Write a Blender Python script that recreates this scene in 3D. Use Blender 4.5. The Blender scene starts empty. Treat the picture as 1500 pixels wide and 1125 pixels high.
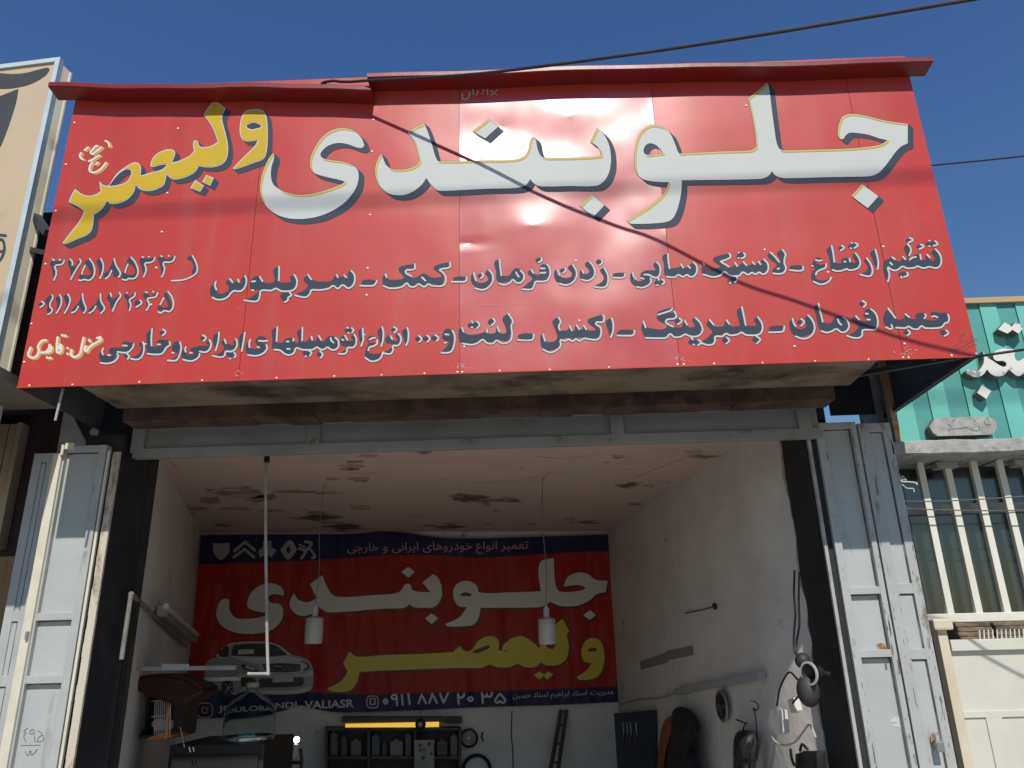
import bpy, bmesh, math, random
import numpy as np
from mathutils import Vector, Matrix, noise
random.seed(7)
SC = bpy.context.scene
COL = SC.collection

# ------------------------------------------------------------------ camera
H = 1.55                                   # eye height
FPX = 1127.0                               # focal length in pixels of a 1500 px wide frame
YAW, PIT, ROL = -0.01933386, 0.34189894, -0.02550749
CAM = np.array([0.15643, -3.36868, H])
_cy, _sy, _cp, _sp = math.cos(YAW), math.sin(YAW), math.cos(PIT), math.sin(PIT)
FWD = np.array([_sy*_cp, _cy*_cp, _sp])
_r = np.array([_cy, -_sy, 0.0]); _u = np.cross(_r, FWD)
RGT = math.cos(ROL)*_r + math.sin(ROL)*_u
UPV = -math.sin(ROL)*_r + math.cos(ROL)*_u
cd = bpy.data.cameras.new("camera"); cam = bpy.data.objects.new("camera", cd); COL.objects.link(cam)
cd.sensor_width = 36.0; cd.lens = 36.0*FPX/1500.0; cd.clip_start = 0.05; cd.clip_end = 2000
cam.matrix_world = Matrix(((RGT[0], UPV[0], -FWD[0], CAM[0]), (RGT[1], UPV[1], -FWD[1], CAM[1]),
                           (RGT[2], UPV[2], -FWD[2], CAM[2]), (0, 0, 0, 1)))
SC.camera = cam

# ------------------------------------------------------------------ light
SUN_EL, SUN_AZ = math.radians(46.7), math.radians(4.8)   # azimuth to the right of straight behind the camera
SDIR = Vector((math.sin(SUN_AZ)*math.cos(SUN_EL), -math.cos(SUN_AZ)*math.cos(SUN_EL), math.sin(SUN_EL)))
w = bpy.data.worlds.new("World"); SC.world = w; w.use_nodes = True
nt = w.node_tree; bg = nt.nodes["Background"]
sky = nt.nodes.new("ShaderNodeTexSky"); sky.sky_type = 'NISHITA'; sky.sun_disc = False
sky.sun_elevation = SUN_EL; sky.sun_rotation = math.atan2(SDIR.x, SDIR.y)
sky.altitude = 0; sky.air_density = 2.0; sky.dust_density = 0.0; sky.ozone_density = 10.0
hs_ = nt.nodes.new("ShaderNodeHueSaturation"); hs_.inputs["Saturation"].default_value = 1.13; hs_.inputs["Hue"].default_value = .513
nt.links.new(sky.outputs[0], hs_.inputs["Color"]); nt.links.new(hs_.outputs[0], bg.inputs[0]); bg.inputs[1].default_value = 0.087
sl = bpy.data.lights.new("sun", 'SUN'); so = bpy.data.objects.new("sun", sl); COL.objects.link(so)
sl.energy = 4.0; sl.angle = math.radians(0.53); sl.color = (1.0, 0.955, 0.885)
so.rotation_euler = SDIR.to_track_quat('Z', 'Y').to_euler(); so.location = (0, -6, 8)
SC.view_settings.view_transform = 'Standard'; SC.view_settings.look = 'None'
SC.view_settings.exposure = 0.0; SC.view_settings.gamma = 1.0
SC.cycles.max_bounces = 10; SC.cycles.diffuse_bounces = 6; SC.cycles.transparent_max_bounces = 12
SC.cycles.sample_clamp_indirect = 6.0

# ------------------------------------------------------------------ helpers
def ray(px, py):
    return FWD + RGT*(px-750)/FPX - UPV*(py-562.5)/FPX
def atY(px, py, y):
    d = ray(px, py); return CAM + d*((y-CAM[1])/d[1])
def atZ(px, py, z):
    d = ray(px, py); return CAM + d*((z-CAM[2])/d[2])
def atP(px, py, P, n):
    d = ray(px, py); return CAM + d*(((P-CAM)@n)/(d@n))
def lin(c):
    return tuple((x/255/12.92 if x/255 <= .04045 else ((x/255+.055)/1.055)**2.4) for x in c)

MATS = {}
def mat(name, col, rough=0.6, col2=None, scale=6.0, lo=0.45, hi=0.65, detail=8, bump=0.0, bscale=40.0, metal=0.0,
        spec=0.5, stretch=(1, 1, 1), dirt=None, dscale=2.0, dlo=0.58, dhi=0.72, bdist=0.01, dstretch=(1, 1, 1)):
    """procedural paint / plaster / metal: base colour, a second tone from noise, stains of their own shape, fine bump"""
    if name in MATS: return MATS[name]
    m = bpy.data.materials.new(name); m.use_nodes = True; t = m.node_tree; N = t.nodes; L = t.links
    b = N["Principled BSDF"]
    b.inputs["Roughness"].default_value = rough; b.inputs["Metallic"].default_value = metal
    b.inputs["Specular IOR Level"].default_value = spec
    b.inputs["Base Color"].default_value = (*col, 1)
    tc = N.new("ShaderNodeTexCoord")
    def mapped(st):
        mp = N.new("ShaderNodeMapping"); mp.inputs["Scale"].default_value = st
        L.new(tc.outputs["Object"], mp.inputs[0]); return mp.outputs[0]
    def layer(prev, c, sc, a, bb, st, det=8):
        n = N.new("ShaderNodeTexNoise"); n.inputs["Scale"].default_value = sc; n.inputs["Detail"].default_value = det
        n.inputs["Roughness"].default_value = 0.62
        L.new(mapped(st), n.inputs["Vector"])
        r = N.new("ShaderNodeMapRange"); r.inputs["From Min"].default_value = a; r.inputs["From Max"].default_value = bb
        L.new(n.outputs["Fac"], r.inputs["Value"])
        mx = N.new("ShaderNodeMix"); mx.data_type = 'RGBA'
        L.new(r.outputs[0], mx.inputs[0])
        if prev is None: mx.inputs[6].default_value = (*col, 1)
        else: L.new(prev, mx.inputs[6])
        mx.inputs[7].default_value = (*c, 1)
        return mx.outputs[2]
    cur = None
    if col2 is not None: cur = layer(cur, col2, scale, lo, hi, stretch, detail)
    if dirt is not None: cur = layer(cur, dirt, dscale, dlo, dhi, dstretch, 12)
    if cur is not None: L.new(cur, b.inputs["Base Color"])
    if bump > 0:
        n = N.new("ShaderNodeTexNoise"); n.inputs["Scale"].default_value = bscale; n.inputs["Detail"].default_value = 6
        L.new(mapped((1, 1, 1)), n.inputs["Vector"])
        bp = N.new("ShaderNodeBump"); bp.inputs["Strength"].default_value = bump; bp.inputs["Distance"].default_value = bdist
        L.new(n.outputs["Fac"], bp.inputs["Height"]); L.new(bp.outputs[0], b.inputs["Normal"])
    MATS[name] = m; return m

def link(name, me, m=None, parent=None):
    o = bpy.data.objects.new(name, me); COL.objects.link(o)
    if m is not None: me.materials.append(m)
    if parent is not None:
        o.parent = parent; o.matrix_parent_inverse = world_of(parent).inverted()
    return o
def world_of(o):
    mw = Matrix.LocRotScale(o.location, o.rotation_euler, o.scale)
    if o.parent is not None: mw = world_of(o.parent) @ o.matrix_parent_inverse @ mw
    return mw
def thing(name, label, cat, loc, group=None):
    o = bpy.data.objects.new(name, None); COL.objects.link(o); o.location = tuple(loc); o.empty_display_size = .1
    o["label"] = label; o["category"] = cat
    if group: o["group"] = group
    return o
def tag(o, label, cat, group=None):
    o["label"] = label; o["category"] = cat
    if group: o["group"] = group
    return o

class MB:
    """collects simple shaped pieces into one mesh"""
    def __init__(s): s.bm = bmesh.new()
    def box(s, x0, x1, y0, y1, z0, z1, bev=0.0, rot=None):
        r = bmesh.ops.create_cube(s.bm, size=1.0); vs = r['verts']
        for v in vs:
            v.co = Vector((x0+(v.co.x+.5)*(x1-x0), y0+(v.co.y+.5)*(y1-y0), z0+(v.co.z+.5)*(z1-z0)))
        if bev > 0:
            es = list({e for v in vs for e in v.link_edges})
            bmesh.ops.bevel(s.bm, geom=es, offset=bev, segments=2, affect='EDGES', profile=0.6)
        return s
    def hexa(s, P, bev=0.0):
        """8 corners: bottom 4 then top 4, same winding"""
        vs = [s.bm.verts.new(tuple(p)) for p in P]
        fs = []
        for f in ((3, 2, 1, 0), (4, 5, 6, 7), (0, 1, 5, 4), (1, 2, 6, 5), (2, 3, 7, 6), (3, 0, 4, 7)):
            fs.append(s.bm.faces.new([vs[i] for i in f]))
        bmesh.ops.recalc_face_normals(s.bm, faces=fs)
        if bev > 0:
            bmesh.ops.bevel(s.bm, geom=list({e for v in vs for e in v.link_edges}), offset=bev, segments=2, affect='EDGES')
        return s
    def bar(s, a, b, r, seg=10, r2=None, square=False, up=None):
        a, b = Vector(a), Vector(b); d = b-a; L = d.length
        if square:
            q = d.to_track_quat('Z', 'Y').to_matrix().to_4x4(); M = Matrix.Translation(a) @ q
            r2 = r if r2 is None else r2
            P = [M @ Vector(c) for c in ((-r, -r2, 0), (r, -r2, 0), (r, r2, 0), (-r, r2, 0), (-r, -r2, L), (r, -r2, L), (r, r2, L), (-r, r2, L))]
            return s.hexa(P)
        M = Matrix.Translation((a+b)/2) @ d.to_track_quat('Z', 'Y').to_matrix().to_4x4()
        bmesh.ops.create_cone(s.bm, cap_ends=True, segments=seg, radius1=r, radius2=r if r2 is None else r2, depth=L, matrix=M)
        return s
    def tube(s, pts, r, seg=8, smooth=0):
        pts = [Vector(p) for p in pts]
        if smooth:
            q = []
            for i in range(len(pts)-1):
                p0 = pts[max(i-1, 0)]; p1 = pts[i]; p2 = pts[i+1]; p3 = pts[min(i+2, len(pts)-1)]
                for k in range(smooth):
                    t = k/smooth
                    q.append(0.5*((2*p1)+(p2-p0)*t+(2*p0-5*p1+4*p2-p3)*t*t+(3*p1-p0-3*p2+p3)*t**3))
            q.append(pts[-1]); pts = q
        rings = []
        for i, p in enumerate(pts):
            d = (pts[min(i+1, len(pts)-1)]-pts[max(i-1, 0)]).normalized()
            u = d.orthogonal().normalized() if i == 0 else (ref-d*ref.dot(d)).normalized()
            ref = u; v = d.cross(u)
            rr = r[i] if isinstance(r, (list, tuple)) else r
            rings.append([s.bm.verts.new(p+(u*math.cos(2*math.pi*k/seg)+v*math.sin(2*math.pi*k/seg))*rr) for k in range(seg)])
        for A, B in zip(rings, rings[1:]):
            for k in range(seg): s.bm.faces.new((A[k], A[(k+1) % seg], B[(k+1) % seg], B[k]))
        s.bm.faces.new(rings[0][::-1]); s.bm.faces.new(rings[-1])
        return s
    def ball(s, c, r, sc=(1, 1, 1), seg=16):
        M = Matrix.Translation(c) @ Matrix.Diagonal((sc[0], sc[1], sc[2], 1))
        bmesh.ops.create_uvsphere(s.bm, u_segments=seg, v_segments=max(6, seg*2//3), radius=r, matrix=M); return s
    def lathe(s, prof, M=Matrix.Identity(4), seg=24):
        """profile [(r,z)...] about local z"""
        rings = []
        for r, z in prof:
            if r < 1e-5: rings.append([s.bm.verts.new(M @ Vector((0, 0, z)))])
            else: rings.append([s.bm.verts.new(M @ Vector((r*math.cos(2*math.pi*k/seg), r*math.sin(2*math.pi*k/seg), z))) for k in range(seg)])
        for A, B in zip(rings, rings[1:]):
            if len(A) == 1 and len(B) == 1: continue
            for k in range(seg):
                k2 = (k+1) % seg
                if len(A) == 1: s.bm.faces.new((A[0], B[k2], B[k]))
                elif len(B) == 1: s.bm.faces.new((A[k], A[k2], B[0]))
                else: s.bm.faces.new((A[k], A[k2], B[k2], B[k]))
        return s
    def prism(s, pts, off):
        """polygon (world points) extruded by the vector off"""
        off = Vector(off); A = [s.bm.verts.new(tuple(p)) for p in pts]; B = [s.bm.verts.new(tuple(Vector(p)+off)) for p in pts]
        fs = [s.bm.faces.new(A), s.bm.faces.new(B[::-1])]
        for i in range(len(A)):
            j = (i+1) % len(A); fs.append(s.bm.faces.new((A[j], A[i], B[i], B[j])))
        bmesh.ops.recalc_face_normals(s.bm, faces=fs); return s
    def grid(s, fn, nu, nv):
        V = [[s.bm.verts.new(tuple(fn(i/nu, j/nv))) for i in range(nu+1)] for j in range(nv+1)]
        for j in range(nv):
            for i in range(nu): s.bm.faces.new((V[j][i], V[j][i+1], V[j+1][i+1], V[j+1][i]))
        return s
    def build(s, name, m, parent=None, smooth=False):
        bmesh.ops.recalc_face_normals(s.bm, faces=s.bm.faces[:])
        me = bpy.data.meshes.new(name); s.bm.to_mesh(me); s.bm.free()
        if smooth:
            me.polygons.foreach_set("use_smooth", [True]*len(me.polygons))
            try: me.set_sharp_from_angle(angle=math.radians(40))
            except Exception: pass
        return link(name, me, m, parent)

# ------------------------------------------------------------------ brush lettering -> flat paint meshes
def parse(t):
    P = []
    for tok in t.split():
        c = tok.endswith('*'); x, y = tok.rstrip('*').split(','); P.append((float(x), float(y), c))
    return P
def smooth_path(P, closed, step=5.0):
    n = len(P); out = []
    for i in range(n if closed else n-1):
        a = P[i]; b = P[(i+1) % n]; pa = P[i-1] if (closed or i > 0) else a; nb = P[(i+2) % n] if (closed or i+2 < n) else b
        p1 = np.array(a[:2]); p2 = np.array(b[:2]); d = p2-p1; L = math.hypot(*d)
        if L < 1e-6: continue
        def tan(q0, q1, corner):
            v = np.array(q1[:2])-np.array(q0[:2]); l = math.hypot(*v)
            return d if (corner or l < 1e-6) else v/l*L
        t1 = tan(pa, b, a[2]); t2 = tan(a, nb, b[2])
        k = max(2, int(L/step)+1)
        for j in range(k):
            t = j/k; h1 = 2*t**3-3*t*t+1; h2 = t**3-2*t*t+t; h3 = -2*t**3+3*t*t; h4 = t**3-t*t
            out.append(h1*p1+h2*t1+h3*p2+h4*t2)
    if not closed: out.append(np.array(P[-1][:2]))
    return np.array(out)

class Brush:
    """a raster stencil in photo pixels (R samples per pixel); its contours become paint polygons"""
    def __init__(s, x0, y0, x1, y1, R=4):
        s.x0, s.y0, s.R = x0, y0, R; s.w = int((x1-x0)*R); s.h = int((y1-y0)*R); s.m = np.zeros((s.h, s.w), bool)
    def copy(s):
        c = Brush(0, 0, 1, 1, s.R); c.x0, c.y0, c.w, c.h, c.m = s.x0, s.y0, s.w, s.h, s.m.copy(); return c
    def fill(s, P, val=True):
        """P: Nx2 photo px, even-odd scanline fill"""
        X = (P[:, 0]-s.x0)*s.R-.5; Y = (P[:, 1]-s.y0)*s.R-.5
        y0 = max(0, int(math.ceil(Y.min()))); y1 = min(s.h-1, int(Y.max()))
        X2 = np.roll(X, -1); Y2 = np.roll(Y, -1)
        for yy in range(y0, y1+1):
            c = ((Y <= yy) & (Y2 > yy)) | ((Y2 <= yy) & (Y > yy))
            if not c.any(): continue
            xs = np.sort(X[c]+(yy-Y[c])*(X2[c]-X[c])/(Y2[c]-Y[c]))
            for a, b in zip(xs[::2], xs[1::2]):
                a = max(0, int(math.ceil(a))); b = min(s.w-1, int(math.floor(b)))
                if b >= a: s.m[yy, a:b+1] = val
    def stroke(s, P, wd):
        Q = np.column_stack(((P[:, 0]-s.x0)*s.R-.5, (P[:, 1]-s.y0)*s.R-.5)); r = wd*s.R/2
        if len(Q) == 1: Q = np.vstack((Q, Q+.01))
        for a, b in zip(Q[:-1], Q[1:]):
            x0 = max(0, int(min(a[0], b[0])-r-1)); x1 = min(s.w, int(max(a[0], b[0])+r+2))
            y0 = max(0, int(min(a[1], b[1])-r-1)); y1 = min(s.h, int(max(a[1], b[1])+r+2))
            if x1 <= x0 or y1 <= y0: continue
            yy, xx = np.mgrid[y0:y1, x0:x1]; d = b-a; L2 = d@d+1e-9
            t = np.clip(((xx-a[0])*d[0]+(yy-a[1])*d[1])/L2, 0, 1)
            s.m[y0:y1, x0:x1] |= ((xx-a[0]-t*d[0])**2+(yy-a[1]-t*d[1])**2) <= r*r
    def shift(s, dx, dy):
        dx = int(round(dx*s.R)); dy = int(round(dy*s.R)); o = np.zeros_like(s.m)
        o[max(0, dy):s.h+min(0, dy), max(0, dx):s.w+min(0, dx)] = s.m[max(0, -dy):s.h+min(0, -dy), max(0, -dx):s.w+min(0, -dx)]
        c = s.copy(); c.m = o; return c
    def sweep(s, dx, dy):
        c = s.copy(); n = max(2, int(max(abs(dx), abs(dy))*s.R))
        for k in range(1, n+1): c.m |= s.shift(dx*k/n, dy*k/n).m
        return c
    def grow(s, r):
        c = s.copy(); k = 24
        for i in range(k): c.m |= s.shift(r*math.cos(i*2*math.pi/k), r*math.sin(i*2*math.pi/k)).m
        return c
    def shrink(s, r):
        c = s.copy(); k = 24
        for i in range(k): c.m &= s.shift(r*math.cos(i*2*math.pi/k), r*math.sin(i*2*math.pi/k)).m
        return c
    def minus(s, o): c = s.copy(); c.m &= ~o.m; return c
    def contours(s, tol=0.35):
        A = np.pad(s.m.astype(np.float32), 3)
        for _ in range(2):
            A[1:-1] = (A[:-2]+2*A[1:-1]+A[2:])/4; A[:, 1:-1] = (A[:, :-2]+2*A[:, 1:-1]+A[:, 2:])/4
        Hh, W = A.shape; B = A > 0.4999
        tl, tr, br, bl = B[:-1, :-1], B[:-1, 1:], B[1:, 1:], B[1:, :-1]
        case = tl*1+tr*2+br*4+bl*8
        ii, jj = np.nonzero((case > 0) & (case < 15)); cs = case[ii, jj]
        E = {'T': 2*(ii*W+jj), 'B': 2*((ii+1)*W+jj), 'L': 2*(ii*W+jj)+1, 'R': 2*(ii*W+jj+1)+1}
        tab = {1: 'LT', 2: 'TR', 4: 'RB', 8: 'BL', 3: 'LR', 6: 'TB', 12: 'RL', 9: 'BT', 7: 'LB', 14: 'TL', 13: 'RT', 11: 'BR', 5: 'LTRB', 10: 'TRBL'}
        nxt = {}
        for k, v in tab.items():
            sel = cs == k
            if not sel.any(): continue
            for q in range(0, len(v), 2):
                nxt.update(zip(E[v[q]][sel].tolist(), E[v[q+1]][sel].tolist()))
        def pos(e):
            v = e & 1; q = e >> 1; i, j = divmod(q, W)
            if v: a, b = A[i, j], A[i+1, j]; return (j, i+(0.5-a)/(b-a))
            a, b = A[i, j], A[i, j+1]; return (j+(0.5-a)/(b-a), i)
        loops = []
        while nxt:
            st, e = nxt.popitem(); L = [st]
            while e != st: L.append(e); e = nxt.pop(e)
            if len(L) < 8: continue
            P = np.array([pos(q) for q in L]); P = rdp(P, tol)
            if len(P) >= 3: loops.append(np.column_stack(((P[:, 0]-3+.5)/s.R+s.x0, (P[:, 1]-3+.5)/s.R+s.y0)))
        return loops
def rdp(P, tol):
    n = len(P); far = int(np.argmax(((P-P[0])**2).sum(1))); keep = np.zeros(n+1, bool); keep[[0, far, n]] = True
    Q = np.vstack((P, P[:1])); st = [(0, far), (far, n)]
    while st:
        a, b = st.pop()
        if b-a < 2: continue
        d = Q[b]-Q[a]; L = math.hypot(*d); v = Q[a+1:b]-Q[a]
        dist = np.abs(v[:, 0]*d[1]-v[:, 1]*d[0])/L if L > 1e-9 else np.hypot(v[:, 0], v[:, 1])
        k = int(np.argmax(dist))
        if dist[k] > tol: keep[a+1+k] = True; st += [(a, a+1+k), (a+1+k, b)]
    return Q[:-1][keep[:-1]]
def fill_mesh(loops):
    cu = bpy.data.curves.new("paint_outline", 'CURVE'); cu.dimensions = '2D'; cu.fill_mode = 'BOTH'
    for P in loops:
        sp = cu.splines.new('POLY'); sp.points.add(len(P)-1); sp.use_cyclic_u = True
        sp.points.foreach_set("co", np.column_stack((P[:, 0], -P[:, 1], np.zeros(len(P)), np.ones(len(P)))).ravel())
    o = bpy.data.objects.new("paint_outline", cu); me = o.to_mesh()
    V = [(v.co.x, -v.co.y) for v in me.vertices]; Fc = [tuple(p.vertices) for p in me.polygons]
    o.to_mesh_clear(); bpy.data.objects.remove(o); bpy.data.curves.remove(cu)
    return V, Fc
def paint(name, brush, m, parent, plane, tol=0.35):
    """plane: function (px,py) -> world point on the painted surface"""
    loops = brush.contours(tol) if isinstance(brush, Brush) else brush
    if not loops: return None
    V, Fc = fill_mesh(loops)
    me = bpy.data.meshes.new(name); me.from_pydata([tuple(plane(x, y)) for x, y in V], [], Fc); me.update()
    bm = bmesh.new(); bm.from_mesh(me)
    for f in bm.faces:
        if f.normal.y > 0: f.normal_flip()
    bm.to_mesh(me); bm.free()
    return link(name, me, m, parent)

# Persian shaping for printed text (Blender lays letters out without joining them)
FORMS = {'ا': (0xFE8D, 2), 'ب': (0xFE8F, 4), 'ت': (0xFE95, 4), 'ج': (0xFE9D, 4), 'ح': (0xFEA1, 4), 'خ': (0xFEA5, 4), 'د': (0xFEA9, 2),
         'ر': (0xFEAD, 2), 'ز': (0xFEAF, 2), 'س': (0xFEB1, 4), 'ع': (0xFEC9, 4), 'م': (0xFEE1, 4), 'ن': (0xFEE5, 4), 'ه': (0xFEE9, 4),
         'و': (0xFEED, 2), 'ی': (0xFBFC, 4), 'ق': (0xFED5, 4), 'ل': (0xFEDD, 4)}
def shape_fa(t):
    o = []
    for i, ch in enumerate(t):
        if ch not in FORMS: o.append(ch); continue
        b, n = FORMS[ch]
        pj = i > 0 and t[i-1] in FORMS and FORMS[t[i-1]][1] == 4
        nj = n == 4 and i+1 < len(t) and t[i+1] in FORMS
        o.append(chr(b+(3 if pj and nj else 1 if pj else 2)) if (pj or nj) else ch)
    return ''.join(reversed(o))
def text_loops(body, quad, bold=0.0):
    """printed text fitted to a photo-pixel quad (TL, TR, BR, BL); returns outline fill (verts, faces)"""
    cu = bpy.data.curves.new("text_outline", 'FONT'); cu.body = body; cu.offset = bold; cu.resolution_u = 3
    o = bpy.data.objects.new("text_outline", cu); COL.objects.link(o); me = o.to_mesh()
    V = np.array([v.co[:2] for v in me.vertices]); Fc = [tuple(p.vertices) for p in me.polygons]
    o.to_mesh_clear(); bpy.data.objects.remove(o); bpy.data.curves.remove(cu)
    lo, hi = V.min(0), V.max(0); U = (V-lo)/(hi-lo); u = U[:, :1]; v = 1-U[:, 1:]
    a, b, c, d = [np.array(q, float) for q in quad]
    return (a*(1-u)*(1-v)+b*u*(1-v)+c*u*v+d*(1-u)*v), Fc
def text_paint(name, body, quad, m, parent, plane, bold=0.0):
    V, Fc = text_loops(body, quad, bold)
    me = bpy.data.meshes.new(name); me.from_pydata([tuple(plane(x, y)) for x, y in V], [], Fc); me.update()
    bm = bmesh.new(); bm.from_mesh(me)
    for f in bm.faces:
        if f.normal.y > 0: f.normal_flip()
    bm.to_mesh(me); bm.free()
    return link(name, me, m, parent)
# ------------------------------------------------------------------ lettering traced word by word (tile x, y, scale; points in tile units)
SIGN_WHITE = [  # big white words: (tile origin, scale, outlines, holes)
 ((660, 60, 3.75), [
  # j-l-w
  "2512,455* 2512,562* 2475,580 2445,610 2415,650 2385,690 2350,725 2305,742 2255,745 2075,748 1845,754 1805,748 1780,735 1765,715* 1753,735 1730,750 1695,758 1295,765 1270,765* 1268,820 1258,880 1240,940 1215,980 1180,995 1100,1003 1010,1005 980,1000 970,985* 1010,960 1060,930 1110,895 1150,860 1180,825 1200,775* 1150,775 1090,768 1050,755 1020,720 1012,660 1018,580 1035,520 1060,485 1095,465 1130,465 1165,475 1200,500 1225,545 1245,600 1255,618* 1475,608* 1625,603 1660,597 1680,580* 1675,520 1660,430 1635,315* 1685,275 1740,228* 1750,260 1765,380 1780,490 1790,555 1805,590 1825,602* 2175,592 2285,583 2350,573 2380,560 2400,545* 2355,535 2295,515 2225,505 2190,505 2170,520 2157,538 2140,537 2128,520 2130,480 2140,440 2155,415 2185,403 2235,403 2295,415 2375,435 2445,447",
  "2260,787* 2350,853* 2292,918* 2203,852*",
  # b-n-d
  "805,478* 840,510 870,570 880,630 878,690 860,745 825,785 790,797 650,797 520,800 480,795 455,780 437,758* 420,785 395,800 350,808 200,812 0,822 -65,822 -85,812 -115,780 -133,752* -155,785 -195,820 -245,843 -295,847 -345,835 -385,800 -407,760 -413,700 -400,650 -380,620* -368,650 -355,680 -325,703 -275,708 -225,700 -185,680 -170,660* -185,600 -205,540 -237,503* -195,475 -145,452* -125,500 -105,560 -85,630 -70,661* 100,660 300,655 370,648 405,630 425,600 440,540 455,528 468,545 480,600 500,635 530,644* 650,643 780,638 828,630* 820,600 800,575 768,555* 785,520",
  "775,843* 845,903* 785,965* 712,908*", "207,430* 262,470* 190,535* 122,495*",
  # y
  "-473,575* -490,588 -523,582 -565,567 -615,560 -665,572 -700,597 -715,625 -700,645 -655,655 -595,663 -545,680 -513,705 -505,740 -513,790 -540,840 -585,890 -645,930 -715,960 -795,976 -875,976 -945,958 -995,925 -1030,880 -1045,820 -1040,755 -1020,690 -995,640 -973,615* -969,640 -983,690 -987,740 -975,785 -945,812 -905,832 -845,845 -775,842 -705,826 -645,806 -595,785 -580,772* -615,762 -677,748 -725,735 -755,720 -770,690 -768,640 -750,595 -715,540 -670,500 -615,480 -565,482 -520,502 -487,538"],
  ["1060,608 1070,575 1095,562 1125,570 1150,592 1168,618* 1120,622 1075,625"]),
]
SIGN_YELLOW = [((0, 60, 3.75), [
  "1390,375 1440,380 1462,410 1470,470 1470,560 1462,620 1445,650 1400,668 1340,690 1290,705 1278,700* 1310,665 1350,625 1400,575 1415,545* 1370,552 1335,545 1318,510 1318,460 1330,410 1350,385",
  "1178,322* 1240,370* 1222,410 1222,440 1240,510 1252,570 1250,630 1230,670 1190,690 1140,695 1090,688* 1080,710 1050,735 1000,755 950,760 915,735* 900,790 860,815 810,825 770,815 745,790* 735,830 700,870 650,892 610,895 588,878* 570,910 540,940 515,955* 512,1000 500,1045 470,1070 420,1090 360,1115 342,1110* 380,1060 420,1010 450,965 462,935* 430,910 400,895 377,885* 390,850 412,812* 450,840 490,850 530,840 553,825* 548,800 548,768* 560,785 580,795 600,793* 615,765 645,725 690,690 730,668 760,670 775,695 772,740* 830,722 890,705 918,678* 880,682 845,692 828,690 832,655 860,620 900,600 940,594 962,610 955,645 945,668* 990,655 1040,630 1065,605* 1060,570 1065,545* 1085,550 1095,575 1120,583 1160,575 1195,555* 1185,520 1160,465 1118,405* 1140,370",
  "1072,763* 1120,795* 1100,828* 1045,808*", "1132,735* 1175,752* 1155,795* 1110,775*"],
  ["1355,470 1370,455 1400,450 1425,460 1435,470 1410,480 1380,485", "600,798* 630,755 665,720 700,705 720,715 715,745 690,775 650,790"])]
S8 = 8.8235
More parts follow.
